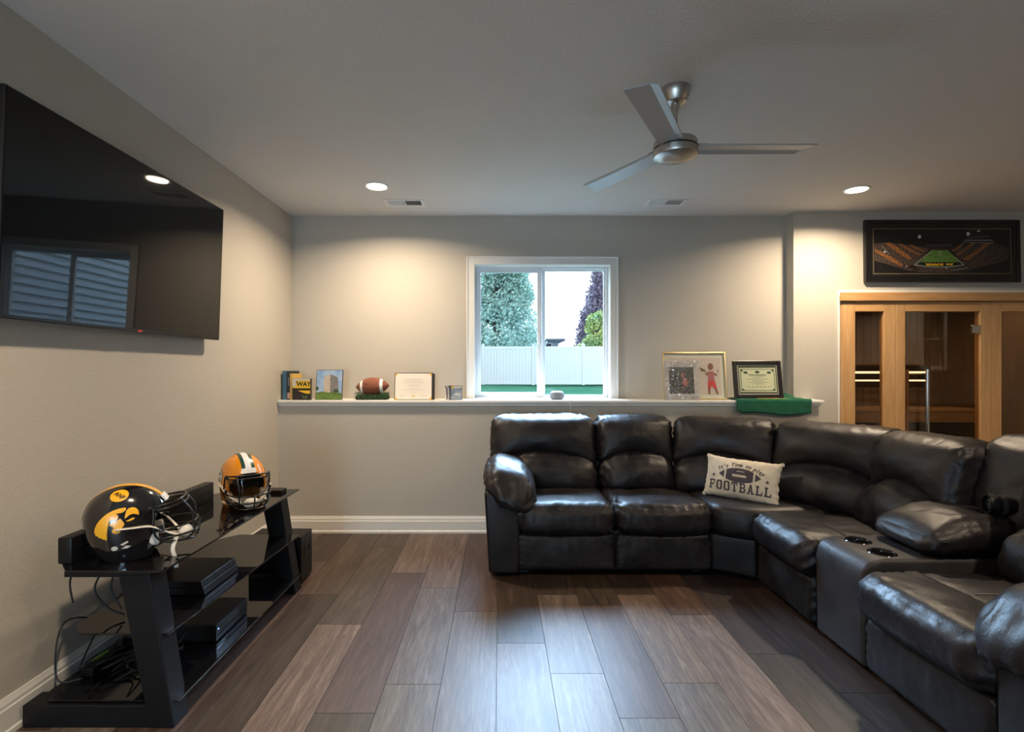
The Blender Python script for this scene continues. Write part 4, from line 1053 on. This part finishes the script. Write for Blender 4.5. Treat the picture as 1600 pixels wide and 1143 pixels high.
HAWK = [[(303, 560), (312, 520), (335, 480), (365, 445), (400, 415), (440, 390), (490, 372), (540, 363), (590, 362), (604, 370), (600, 388), (575, 404), (545, 408), (510, 405), (522, 416), (532, 432), (528, 452), (512, 466), (490, 470), (468, 460), (452, 462), (440, 490), (425, 540), (415, 590), (408, 648), (400, 660), (385, 640), (372, 642), (355, 622), (340, 622), (325, 600), (312, 598)],
        [(440, 508), (462, 490), (500, 482), (525, 470), (545, 458), (560, 480), (575, 510), (573, 535), (555, 550), (540, 575), (530, 600), (505, 607), (480, 600), (462, 585), (462, 562), (480, 548), (475, 530), (455, 514)],
        [(582, 470), (592, 430), (605, 395), (625, 378), (655, 374), (685, 385), (705, 408), (712, 440), (705, 462), (690, 448), (660, 438), (630, 442), (605, 458)],
        [(590, 492), (620, 486), (650, 474), (672, 476), (665, 490), (640, 500), (610, 502)]]
def deco_black(X_, bv, sh):
    for sy in (-1, 1):
        F = X_ @ frame3((0, sy*.25, 0), (1 if sy < 0 else -1, 0, 0), (0, 0, 1)); mir = 1 if sy < 0 else -1
        b = new()
        for pl in HAWK: poly(b, [(mir*L2(p)[0], L2(p)[1]) for p in (pl if mir > 0 else pl[::-1])])
        decal(b, F, bv, .0013, .012); obj('hawk_emblem', b, m_gold, sh)
        b = new(); F2 = X_ @ frame3((.005, sy*.2, .165), (1 if sy < 0 else -1, 0, 0), (0, -sy*.35, 1)); x, y = L2((530, 292))
        circ(b, mir*x, .0, .031, .025, 28); decal(b, F2, bv, .0013, .01); obj('round_sticker', b, m_gold, sh)
        t = text2d('ANF', .021, .2, .0008); bmesh.ops.transform(t, matrix=Matrix.Translation((mir*x, 0, 0)) @ Matrix.Rotation(-.75, 4, 'Z'), verts=t.verts); decal(t, F2, bv, .002, .01); obj('sticker_lettering', t, m_bdecal, sh)
def deco_gold(X_, bv, sh):
    for sy in (-1, 1):
        F = X_ @ frame3((0, sy*.25, .015), (1 if sy < 0 else -1, 0, 0), (0, 0, 1))
        b = new(); circ(b, -.015, .012, .052, .040, 36); decal(b, F, bv, .0012, .012); obj('oval_emblem', b, m_dgreen, sh)
        b = new(); circ(b, -.015, .012, .046, .034, 36); decal(b, F, bv, .0018, .012); obj('oval_field', b, m_wdecal, sh)
        b = new(); n = 26
        for i in range(n):
            a0, a1 = math.radians(35+290*i/n), math.radians(35+290*(i+1)/n)
            P = lambda a, k: (-.015+.036*k*math.cos(a), .012+.027*k*math.sin(a))
            poly(b, [P(a0, 1), P(a1, 1), P(a1, .55), P(a0, .55)])
        poly(b, [(-.013, .012), (.018, .012), (.018, -.004), (.010, -.010), (.004, .003), (-.013, .003)]); decal(b, F, bv, .0024, .012); obj('letter_emblem', b, m_dgreen, sh)
    b = text2d('PACKERS', .0095, 0, .0005); F = X_ @ frame3((.25, 0, .092), (0, 1, 0), (-.5, 0, 1)); decal(b, F, bv, .0125, .01); obj('bumper_lettering', b, m_bdecal, sh)
    b = new(); circ(b, -.05, -.0, .006, .006, 12); circ(b, .05, 0, .006, .006, 12); F = X_ @ frame3((.07, 0, .3), (0, 1, 0), (-1, 0, .5)); decal(b, F, bv, .0015, .01); obj('vent_hole', b, m_dgreen, sh)
helmet('football_helmet', (-1.515, 2.13, .752), 27, -6, 'glossy black football helmet with a yellow hawk emblem, near end of the stand', m_hblack, [(-.022, .022, m_gold)], m_maskb, deco_black, strapdown=True)
helmet('football_helmet', (-1.455, 2.945, .745), -50, 2, 'yellow football helmet with green and white stripes, far end of the stand', m_hgold, [(-.033, -.015, m_dgreen), (-.015, .015, m_wdecal), (.015, .033, m_dgreen)], m_maskb, deco_gold, visor=True)

# ================================================================ LEDGE ITEMS
LY = YL-.02
def leanM(x, y, lean, yaw=0, z=LZ): return Matrix.Translation((x, y, z)) @ Matrix.Rotation(math.radians(yaw), 4, 'Z') @ Matrix.Rotation(math.radians(-lean), 4, 'X')
# local frame of leaning things: x right, y back, z up, front face at y=0
def flat(b, y=-.001): bmesh.ops.transform(b, matrix=Matrix.Translation((0, y, 0)) @ Matrix.Rotation(PI/2, 4, 'X'), verts=b.verts); return b
def col(name, c, r=.6): return bpy.data.materials.get(name) or M(name, c, r)
def book(x, w, h, d, y, m, label, yaw=0, kids=()):
    X_ = Fr(x, y, yaw, LZ); t = thing('book', (x, y, LZ), label, 'book', None)
    b = new(); box(b, -w/2, 0, 0, w/2, .004, h, .001); box(b, -w/2, 0, 0, -w/2+.003, d, h, .0005); box(b, w/2-.003, 0, 0, w/2, d, h, .0005); cv = obj('cover', b, m, t, xf=X_)
    b = new(); box(b, -w/2+.003, .004, .003, w/2-.003, d-.004, h-.003); obj('page_block', b, col('paper', (.7, .66, .55)), t, xf=X_)
    for nm, (x0, z0, x1, z1), mm in kids:
        b = new(); rect(b, x0, z0, x1, z1); obj(nm, flat(b, -.0008), mm, cv, xf=X_)
    return t
book(-1.820, .036, .245, .17, 4.40, col('blue_cloth', (.04, .11, .17)), 'blue covered book, tallest and leftmost on the ledge', -4)
book(-1.786, .028, .243, .17, 4.40, col('navy_cloth', (.02, .025, .035)), 'black spined book with pink spine label between blue and yellow books', -4, (('spine_label', (-.010, .012, .012, .06), col('pink_label', (.6, .32, .28))), ('spine_print', (-.005, .12, .006, .19), col('grey_print', (.2, .22, .25)))))
book(-1.757, .024, .222, .16, 4.385, col('yellow_cloth', (.62, .40, .10)), 'yellow book standing behind the boxed book', -6)
t = thing('boxed_book', (-1.665, 4.37, LZ), 'small yellow and black boxed book with silver top in front of the books', 'book')
X_ = Fr(-1.665, 4.365, -3, LZ)
b = new(); box(b, -.078, 0, 0, .078, .035, .182, .002); bx_ = obj('case', b, col('case_black', (.02, .016, .014), .3), t, xf=X_)
b = new(); rect(b, -.074, .10, .077, .150); rect(b, -.04, .150, .077, .163); obj('yellow_band', flat(b, -.0012), col('print_yellow', (.75, .47, .015), .4), bx_, xf=X_)
b = new(); rect(b, -.076, .163, .077, .181); rect(b, -.076, .112, -.045, .163); obj('silver_band', flat(b, -.0016), col('silver', (.55, .50, .42), .35), bx_, xf=X_)
b = new(); poly(b, [(-.03, .080), (.077, .080), (.077, .055), (.04, .055), (0, .068)]); obj('yellow_streak', flat(b, -.0012), col('print_yellow', (.7, .42, .02)), bx_, xf=X_)
b = new(); poly(b, [(0, .05), (.03, .03), (.06, .045), (.05, .015), (.02, .012)]); obj('green_patch', flat(b, -.0012), col('print_olive', (.08, .10, .05)), bx_, xf=X_)
b = text2d('WAY', .052, 0, .002); bmesh.ops.transform(b, matrix=Matrix.Translation((.022, .134, 0)), verts=b.verts); obj('lettering', flat(b, -.0022), m_bdecal, bx_, xf=X_)
# castle photograph
t = thing('castle_photo', (-1.44, 4.42, LZ), 'leaning photograph of a stone castle tower under blue sky', 'photo')
X_ = leanM(-1.44, 4.38, 8); w, h = .225, .256
b = new(); box(b, -w/2, 0, 0, w/2, .012, h, .001); cb = obj('backing', b, col('photo_edge', (.03, .035, .05)), t, xf=X_)
def pic(par, X_, name, shapes, mm, y):
    b = new()
    for s in shapes: poly(b, s)
    obj(name, flat(b, y), mm, par, xf=X_)
b = new(); rect(b, -.108, .004, .108, .252)
sky = M('print_sky', (.13, .26, .48), .35, vcol=(.38, .48, .60), vs=9); obj('sky_print', flat(b, -.001), sky, cb, xf=X_)
pic(cb, X_, 'castle_print', [[(-.045, .06), (-.045, .19), (-.03, .205), (-.012, .21), (.005, .215), (.01, .06)]], M('stone_light', (.42, .36, .28), .5, var=.2, vs=60), -.0016)
pic(cb, X_, 'castle_side_print', [[(.01, .06), (.005, .215), (.03, .212), (.055, .20), (.072, .185), (.082, .07)]], M('stone_dark', (.16, .15, .14), .5, var=.35, vs=50), -.0016)
pic(cb, X_, 'field_print', [[(-.108, .004), (.108, .004), (.108, .055), (.06, .07), (0, .062), (-.05, .072), (-.108, .062)]], M('print_field', (.12, .22, .02), .5, vcol=(.06, .09, .02), vs=30), -.002)
pic(cb, X_, 'bush_print', [[(.035, .065), (.05, .09), (.07, .088), (.09, .068)], [(-.108, .08), (-.108, .115), (-.092, .11), (-.086, .095), (-.095, .082)]], col('print_bush', (.03, .05, .02)), -.0025)
# football on a grass tee
t = thing('football', (-1.085, 4.45, LZ+.045), 'brown leather football with white stripes resting on a grass tee', 'football')
m_ball = M('pigskin', (.20, .055, .025), .5, bump=.5, bs=350)
def spindle(r, L, x0=-1, x1=1, n=40, off=0):
    b = new(); prof = []
    for i in range(n+1):
        u = x0+(x1-x0)*i/n; prof.append((max(1e-7, r*(max(0, 1-abs(u)**2.05))**.85)+off, u*L/2))
    if off: pass
    lathe(b, prof, (0, 0, 0), 40); return b
BX = Matrix.Translation((-1.085, 4.445, LZ+.112)) @ Matrix.Rotation(math.radians(-3), 4, 'Y') @ Matrix.Rotation(PI/2, 4, 'Y')
bd = obj('ball', spindle(.078, .29), m_ball, t, 'all', xf=BX)
for (a, c) in ((-.66, -.50), (.50, .66)):
    obj('stripe', spindle(.078, .29, a, c, 6, .0008), m_wdecal, bd, 'all', xf=BX)
b = new(); tube(b, [(x, 0, .078*(1-abs(x/.145)**2.05)**.85+.002) for x in [-.05+.01*i for i in range(11)]], .002, 6)
for i in range(8):
    x = -.042+i*.012; zt = .078*(1-abs(x/.145)**2.05)**.85+.003; tube(b, [(x, -.012, zt-.001), (x, 0, zt+.001), (x, .012, zt-.001)], .0022, 6)
obj('laces', b, m_white, bd, 'all', xf=Matrix.Translation((-1.085, 4.445, LZ+.112)) @ Matrix.Rotation(math.radians(-25), 4, 'X'))
tmpb = spindle(.078, .29); bmesh.ops.transform(tmpb, matrix=BX, verts=tmpb.verts); tmpb.normal_update(); bb_ = BVHTree.FromBMesh(tmpb); tmpb.free()
b = new(); poly(b, [(-.045, .008), (-.04, .0), (-.028, -.003), (.012, .008), (-.02, .004), (-.033, .005), (-.038, .010)]); decal(b, frame3((-1.095, 4.2, LZ+.132), (1, 0, 0), (0, 0, 1)), bb_, .001, .008); obj('swoosh_mark', b, m_bdecal, bd)
t = thing('grass_tee', (-1.085, 4.44, LZ), 'block of artificial green grass holding up the football', 'display stand')
b = new(); box(b, -1.215, 4.38, LZ, -.955, 4.51, LZ+.035, .008); obj('base', b, col('turf_base', (.008, .02, .006), .9), t)
vs, fs = [], []
for i in range(2600):
    x = random.uniform(-1.225, -.945); y = random.uniform(4.365, 4.52); z = LZ+random.uniform(0, .042+.018*min(1, abs(x+1.085)/.12)**2); a = random.uniform(0, 6.28); l = random.uniform(.012, .026)
    e = 1 if abs(x+1.085) < .125 else 1
    dx, dy = .4*l*math.cos(a), .4*l*math.sin(a); k = len(vs); px_, py_ = -math.sin(a)*.0016, math.cos(a)*.0016
    vs += [(x-px_, y-py_, z), (x+px_, y+py_, z), (x+dx, y+dy, z+l*.8)]; fs.append((k, k+1, k+2))
me = bpy.data.meshes.new('grass_blades'); me.from_pydata([(a+1.085, y-4.44, c-LZ) for a, y, c in vs], [], fs); me.materials.append(M('turf', (.012, .06, .012), .6, vcol=(.03, .11, .02), vs=40)); o = bpy.data.objects.new('grass_blades', me); C.objects.link(o); o.parent = t; stuff(o)
# certificate folder
t = thing('certificate', (-.725, 4.42, LZ), 'white certificate with gold corners in an open black folder', 'certificate')
X_ = leanM(-.725, 4.375, 9, 3); w, h = .318, .232
b = new(); box(b, -w/2, 0, 0, w/2, .004, h, .001); box(b, -w/2, .0, 0, -w/2+.003, .004, h); prism(b, [(w/2-.002, 0), (w/2+.016, .075), (w/2+.013, .077), (w/2-.004, .004)], 'z', 0, h, .0005); cf = obj('folder', b, col('folder_black', (.015, .014, .016)), t, xf=X_)
b = new(); rect(b, -w/2+.006, .006, w/2-.006, h-.006); cp = obj('paper', flat(b, -.001), col('cream_paper', (.72, .66, .58)), cf, xf=X_)
b = new(); e = w/2-.005; f = .004; g = h-.005; s = .028
for pts in ([(-e, f), (-e+s, f), (-e, f+s)], [(e, f), (e, f+s), (e-s, f)], [(-e, g), (-e, g-s), (-e+s, g)], [(e, g), (e-s, g), (e, g-s)]): poly(b, pts)
obj('gold_corner', flat(b, -.002), col('gold_corner', (.70, .38, .06), .35), cf, xf=X_)
b = new()
for i, (ww, z) in enumerate(((.06, .178), (.08, .168), (.075, .155), (.085, .145), (.045, .127), (.055, .117), (.05, .095), (.09, .085), (.03, .066))): rect(b, -ww, z, ww, z+.0018)
for x0, x1 in ((-.12, -.06), (.06, .12)): rect(b, x0, .035, x1, .0365); rect(b, x0+.01, .029, x1-.01, .0303)
obj('fine_print', flat(b, -.0016), col('print_grey', (.38, .35, .32)), cf, xf=X_)
b = new(); circ(b, 0, .032, .012, .012, 18); obj('gold_seal', flat(b, -.0022), col('pale_gold', (.62, .52, .22)), cf, xf=X_)
# cd booklets
for i in range(4):
    X_ = Fr(-.447+.0105*i, 4.385, -3, LZ) @ Matrix.Rotation(math.radians(-5+1.2*i), 4, 'Y'); t = thing('disc_case', (-.447+.0105*i, 4.40, LZ), ['slim black disc case at the left end of the short row', 'slim white disc case second in the short row', 'slim brown disc case third in the short row', 'slim black disc case touching the blue faced disc case'][i], 'disc case', 'disc cases beside the window')
    b = new(); box(b, -.0045, 0, 0, .0045, .125, .119, .001); cs = obj('case', b, [m_plastic, m_white, col('brown_case', (.10, .04, .03)), m_plastic][i], t, xf=X_)
    b = new(); box(b, -.003, -.0008, .006, .003, 0, .112); obj('spine_insert', b, [m_white, col('brown_case', (.1, .04, .03)), m_white, col('grey_print', (.2, .22, .25))][i], cs, xf=X_)
X_ = Fr(-.362, 4.385, 8, LZ); t = thing('disc_case', (-.362, 4.39, LZ), 'disc case facing forward with blue grey cover and yellow corner', 'disc case')
b = new(); box(b, -.05, 0, 0, .05, .012, .119, .001); cs = obj('case', b, col('navy_case', (.02, .03, .06)), t, xf=X_)
b = new(); rect(b, -.044, .006, .046, .115); obj('cover_print', flat(b, -.0008), M('cover_print', (.10, .15, .22), .4, vcol=(.4, .45, .5), vs=28), cs, xf=X_)
b = new(); rect(b, -.044, .10, -.02, .115); obj('yellow_corner', flat(b, -.0014), col('print_yellow', (.7, .42, .02)), cs, xf=X_)
b = new(); rect(b, -.018, .10, .046, .115); poly(b, [(-.03, .045), (0, .06), (.03, .055), (.04, .04), (.0, .035)]); obj('white_print', flat(b, -.0012), col('offwhite', (.55, .55, .5)), cs, xf=X_)
# smart speaker
t = thing('smart_speaker', (.495, 4.45, LZ), 'small rounded grey fabric speaker on the sill before the window', 'speaker')
b = new(); lathe(b, [(0, 0), (.045, 0), (.056, .006), (.063, .022), (.065, .038), (.060, .054), (.050, .064)], (.495, 4.45, LZ), 40); obj('fabric_body', b, M('speaker_fabric', (.22, .23, .25), .9, bump=.5, bs=400), t, 'all')
b = new(); lathe(b, [(.050, .064), (.046, .068), (.030, .071), (0, .072)], (.495, 4.45, LZ), 40); obj('top_plate', b, col('speaker_top', (.35, .36, .38), .5), t, 'all')
b = new(); tube(b, [(.53, 4.50, LZ+.006), (.575, 4.40, LZ+.005), (.59, 4.335, LZ+.005), (.592, 4.325, LZ-.03), (.598, 4.335, LZ-.09), (.60, 4.345, .9), (.60, 4.34, .5)], .0022, 6, 6); tag(obj('cable', b, m_white, None, 'all'), 'thin white power cable running from the grey speaker over the ledge', 'cable')
# gold framed print
X_ = leanM(1.66, 4.375, 8, -3); w, h = .525, .412
t = thing('framed_print', (1.66, 4.42, LZ), 'gold framed print of a boy in red sportswear leaning by the window', 'framed picture')
m_goldf = M('gold_frame', (.80, .64, .34), .25, 1)
b = new(); f = .013
box(b, -w/2, 0, 0, -w/2+f, .02, h, .002); box(b, w/2-f, 0, 0, w/2, .02, h, .002); box(b, -w/2+f, 0, 0, w/2-f, .02, f, .002); box(b, -w/2+f, 0, h-f, w/2-f, .02, h, .002); obj('frame', b, m_goldf, t, xf=X_)
b = new(); box(b, -w/2+.005, .010, .005, w/2-.005, .016, h-.005); mt = obj('mat_board', b, col('mat_cream', (.55, .53, .42)), t, xf=X_)
b = new(); rect(b, -w/2+.045, .045, w/2-.045, h-.05); obj('print', flat(b, .009), col('print_beige', (.50, .43, .36)), mt, xf=X_)
sk = col('print_skin', (.20, .09, .055)); cx = .135
def body(name, shapes, mm, y): pic(mt, X_, name, [[(cx+a, c) for a, c in s] for s in shapes], mm, y)
ell = lambda x, y, rx, ry, n=16: [(x+rx*math.cos(6.283*i/n), y+ry*math.sin(6.283*i/n)) for i in range(n)]
body('figure_skin', [ell(.0, .285, .023, .030), [(-.02, .24), (-.045, .222), (-.04, .205), (-.02, .222)], [(-.045, .222), (-.04, .205), (-.055, .26), (-.045, .262)], [(.02, .24), (.052, .215), (.048, .20), (.02, .22)], [(.052, .215), (.048, .20), (.058, .262), (.066, .26)], [(-.028, .105), (-.010, .105), (-.012, .05), (-.028, .05)], [(.022, .105), (.042, .105), (.058, .05), (.04, .05)]], sk, .0082)
body('figure_shirt', [[(-.025, .245), (.025, .245), (.03, .16), (-.025, .155)]], col('print_shirt', (.35, .12, .12)), .0078)
body('figure_shorts', [[(-.026, .165), (.03, .165), (.045, .10), (.014, .10), (.004, .13), (-.006, .10), (-.03, .10)]], col('print_red', (.50, .05, .045)), .0074)
body('print_prop', [[(-.095, .28), (-.075, .245), (-.05, .245), (-.055, .26), (-.08, .275)]], col('print_brown', (.12, .09, .03)), .0078)
# plastic sleeved photo
X_ = leanM(1.535, 4.345, 9, -2); w, h = .285, .335
t = thing('sleeved_photo', (1.535, 4.38, LZ), 'matted dark photo in crinkled plastic leaning against the gold frame', 'photo')
b = new(); box(b, -w/2, 0, 0, w/2, .004, h, .001); bk = obj('mat_board', b, col('mat_grey', (.48, .44, .40)), t, xf=X_)
b = new(); rect(b, -w/2+.04, .055, w/2-.04, h-.055); obj('photo_print', flat(b, -.0008), M('dark_photo', (.03, .028, .028), .4, vcol=(.09, .08, .07), vs=25), bk, xf=X_)
b = new(); poly(b, ell(.03, .15, .025, .035)); poly(b, ell(.01, .21, .014, .025)); obj('photo_figure', flat(b, -.0014), col('photo_red', (.4, .10, .07)), bk, xf=X_)
b = new(); bmesh.ops.create_grid(b, x_segments=60, y_segments=70, size=.5)
for v in b.verts:
    x, z = v.co.x*w*.99, (v.co.y+.5)*h*.99; q = Vector((x*26, z*26, 3)); v.co = Vector((x, -.006-.012*abs(noise.noise(q))-.007*abs(noise.noise(q*2.3)), z+.001))
pm = glass_mat('plastic_film', (.98, .98, .98), base=.24); pm.node_tree.nodes['Glossy BSDF'].inputs['Roughness'].default_value = .08
obj('plastic_sleeve', b, pm, bk, 'all', xf=X_)
# green towel under the black frame
m_tow = M('towel', (.004, .10, .052), .95, bump=.8, bs=250)
tx0, tx1 = 1.975, 2.60
nx, ny = 60, 30; tw_ = new(); grid = []
for i in range(nx+1):
    row = []; u = i/nx; x = tx0+(tx1-tx0)*u
    for j in range(ny+1):
        v = j/ny; L_ = v*.40; hang = .118-.012*math.sin(u*7)-.02*(u < .06)
        wv = .004*noise.noise(Vector((x*14, v*6, 0)))+.003*math.sin(x*45+v*5)
        back = .40-hang
        if L_ < back: y = YL-.034+(back-L_)*.78; z = LZ+.006+abs(wv)+(.045*max(0, 1-abs((u-.84)/.09))*(max(0, 1-v*1.7)) )
        else: y = YL-.040+wv*.8; z = LZ+.004-(L_-back)
        row.append(tw_.verts.new((x+.006*noise.noise(Vector((v*5, u*3, 2))), y, z)))
    grid.append(row)
for i in range(nx):
    for j in range(ny): tw_.faces.new((grid[i][j], grid[i+1][j], grid[i+1][j+1], grid[i][j+1]))
bmesh.ops.recalc_face_normals(tw_, faces=tw_.faces)
ex = bmesh.ops.solidify(tw_, geom=list(tw_.faces), thickness=-.004)
towel = obj('towel', tw_, m_tow, None, 'all'); tag(towel, 'green towel draped over the right end of the ledge', 'towel')
b = new(); pts = [(2.15, 4.335), (2.19, 4.375), (2.26, 4.382), (2.34, 4.372), (2.42, 4.365), (2.44, 4.345), (2.40, 4.333)]
pg = [(x, y) for x, y in pts]; b.faces.new([b.verts.new((x, y, LZ+.0145)) for x, y in pg]); obj('yellow_logo', b, col('towel_yellow', (.60, .45, .06), .9), towel)
# black framed certificate
X_ = leanM(2.20, 4.385, 10, -2, LZ+.013); w, h = .405, .325
t = thing('framed_certificate', (2.20, 4.43, LZ+.013), 'black framed cream certificate leaning on the green towel', 'framed certificate')
m_blkf = M('black_frame', (.008, .007, .008), .3, coat=.3)
b = new(); f = .034
for (x0, z0, x1, z1) in ((-w/2, 0, -w/2+f, h), (w/2-f, 0, w/2, h), (-w/2+f, 0, w/2-f, f), (-w/2+f, h-f, w/2-f, h)): box(b, x0, 0, z0, x1, .024, z1, .004)
obj('frame', b, m_blkf, t, xf=X_)
b = new(); box(b, -w/2+f-.003, .008, f-.003, w/2-f+.003, .014, h-f+.003); bk = obj('mat_board', b, col('mat_dark', (.05, .065, .035)), t, xf=X_)
b = new(); ring(b, -w/2+f+.002, f+.002, w/2-f-.002, h-f-.002, .005); obj('silver_fillet', flat(b, .0066), col('silver', (.5, .48, .42), .35), bk, xf=X_)
b = new(); rect(b, -.152, .055, .152, .262); obj('paper', flat(b, .0066), col('cert_paper', (.62, .60, .42)), bk, xf=X_)
b = new(); ring(b, -.142, .066, .142, .252, .005)
for sx in (-1, 1):
    for (z0, z1) in ((.232, .252), (.066, .082)): rect(b, sx*.142-(0 if sx < 0 else .022), z0, sx*.142+(.022 if sx < 0 else 0), z1)
    circ(b, sx*.098, .222, .018, .011, 16)
circ(b, 0, .226, .020, .012, 18); obj('green_border', flat(b, .0058), col('cert_green', (.06, .09, .05)), bk, xf=X_)
b = new()
for i, (ww, z) in enumerate(((.075, .200), (.07, .191), (.04, .178), (.085, .165), (.05, .15), (.09, .138), (.055, .124))): rect(b, -ww, z, ww, z+(.006 if i == 0 else .0022))
for i in range(6): rect(b, -.09+i*.034, .098, -.07+i*.034, .102)
obj('fine_print', flat(b, .0054), col('cert_ink', (.22, .21, .14)), bk, xf=X_)
b = new(); box(b, -w/2+f-.003, .004, f-.003, w/2-f+.003, .0052, h-f+.003); obj('glazing', b, m_glass, t, xf=X_)

# ================================================================ STADIUM PICTURE
x0, x1, z0, z1 = 3.16, 4.502, 2.122, 2.664; w, h = x1-x0, z1-z0
X_ = Matrix.Translation(((x0+x1)/2, YR-.038, z0)) @ Matrix.Rotation(math.radians(-1.0), 4, 'X')
t = thing('framed_stadium_picture', ((x0+x1)/2, YR-.02, z0), 'wide black framed night stadium picture hanging above the sauna', 'framed picture')
b = new(); f = .062
def mold(b, x0, z0, x1, z1, t_):
    ringbox(b, x0, z0, x1, z1, t_*.45, 0, .036, .006); ringbox(b, x0+t_*.45, z0+t_*.45, x1-t_*.45, z1-t_*.45, t_*.55, .008, .034, .004)
mold(b, -w/2, 0, w/2, h, f); fr = obj('frame', b, m_blkf, t, xf=X_)
b = new(); ring(b, -w/2+f+.012, f+.012, w/2-f-.012, h-f-.012, .004); obj('gold_fillet', flat(b, .0125), M('dull_gold', (.45, .36, .17), .35, .5), fr, xf=X_)
b = new(); box(b, -w/2+f-.003, .014, f-.003, w/2-f+.003, .02, h-f+.003); pb_ = obj('mat_board', b, m_matte, t, xf=X_)
# print coordinates from picture crop: u 135..1470, v 95..555 -> local
u0, u1, v0, v1 = 135, 1470, 97, 552
def U(p): return (-w/2+f+.016+(p[0]-u0)/(u1-u0)*(w-2*f-.032), h-f-.016-(p[1]-v0)/(v1-v0)*(h-2*f-.032))
def pp(name, shapes, mm, y):
    pic(pb_, X_, name, [[U(p) for p in s] for s in shapes], mm, y)
    if name in ('white_line_print', 'light_print', 'crowd_print', 'far_stand_print'): stuff(pb_.children[-1])
pp('night_print', [[(135, 97), (1470, 97), (1470, 552), (135, 552)]], M('print_night', (.006, .006, .008), .4, vcol=(.012, .010, .010), vs=12), .0136)
m_crowd = M('print_crowd', (.42, .16, .035), .6, vcol=(.05, .03, .022), vs=70)
m_crowdd = M('print_crowd_dark', (.11, .07, .05), .6, vcol=(.010, .008, .009), vs=60)
pp('stands_print', [[(140, 250), (250, 235), (700, 290), (530, 465), (600, 520), (500, 530), (140, 420)], [(880, 290), (1300, 235), (1460, 300), (1440, 420), (1000, 530), (960, 500), (1020, 465)], [(430, 470), (540, 470), (620, 490), (780, 497), (950, 490), (1020, 470), (1120, 480), (1000, 530), (780, 545), (550, 535)]], m_crowdd, .0132)
pp('crowd_print', [[(245, 240), (300, 238), (420, 320), (510, 400), (480, 412), (380, 350)], [(375, 250), (410, 248), (510, 310), (600, 355), (580, 368), (480, 320)], [(480, 260), (510, 258), (590, 300), (640, 325), (620, 332), (540, 300)], [(145, 300), (190, 320), (300, 380), (420, 460), (400, 478), (290, 420), (150, 330)], [(1230, 240), (1270, 250), (1200, 310), (1050, 420), (1000, 405), (1100, 340)], [(1090, 240), (1130, 240), (1060, 300), (960, 370), (935, 360), (1010, 310)], [(990, 250), (1020, 248), (960, 300), (910, 330), (900, 320)]], m_crowd, .0128)
pp('field_print', [[(705, 312), (855, 312), (985, 440), (1010, 462), (780, 485), (540, 462), (600, 420)]], M('print_turf', (.12, .25, .04), .6, vcol=(.08, .17, .03), vs=30), .0124)
pp('end_zone_print', [[(585, 437), (965, 437), (1000, 462), (780, 480), (548, 462)]], m_matte, .0121)
ln = []
def line(a, c, t_=4):
    a, c = Vector(a), Vector(c); d = (c-a).normalized(); n = Vector((-d.y, d.x))*t_/2; ln.append([tuple(a+n), tuple(c+n), tuple(c-n), tuple(a-n)])
line((700, 320), (532, 462), 6); line((925, 385), (1012, 464), 6); line((532, 464), (640, 482), 6); line((640, 482), (780, 489), 6); line((780, 489), (920, 481), 6); line((920, 481), (1012, 464), 6)
for k_ in range(7): a = k_/7; line((760-a*0-6, 330+a*14*k_*.6), (800, 330+a*14*k_*.6), 1.5)
line((1000, 235), (1300, 240), 4); line((1020, 213), (1300, 213), 7); line((1050, 190), (1270, 170), 2); line((215, 270), (290, 360), 3); line((640, 265), (900, 265), 2); line((890, 522), (1050, 495), 3)
pp('white_line_print', ln, col('print_white', (.42, .42, .40)), .0119)
for e_ in [ell(583, 177, 17, 19), ell(1057, 147, 17, 20), ell(1160, 118, 14, 9), ell(242, 332, 13, 7), ell(452, 478, 7, 7), ell(840, 500, 6, 8)]: pp('floodlight_print', [e_], col('print_glow', (.65, .65, .72)), .0116)
pp('far_stand_print', [[(735, 205), (800, 200), (805, 220), (740, 222)], [(660, 285), (900, 285), (905, 305), (655, 305)]], col('print_maroon', (.05, .02, .02)), .0126)
b = text2d('IOWA', .040, 0, .003); c0 = U((725, 460)); bmesh.ops.transform(b, matrix=Matrix.Translation((c0[0], c0[1], 0)) @ Matrix.Rotation(PI, 4, 'Z') @ Matrix.Diagonal((1.35, .62, 1, 1)), verts=b.verts); obj('field_lettering', flat(b, .0114), col('print_gold', (.75, .40, .01)), pb_, xf=X_)
pp('hawk_print', [[(835, 458), (850, 448), (880, 452), (905, 445), (905, 462), (885, 470), (870, 462), (850, 468)]], bpy.data.materials['print_gold'], .0114)
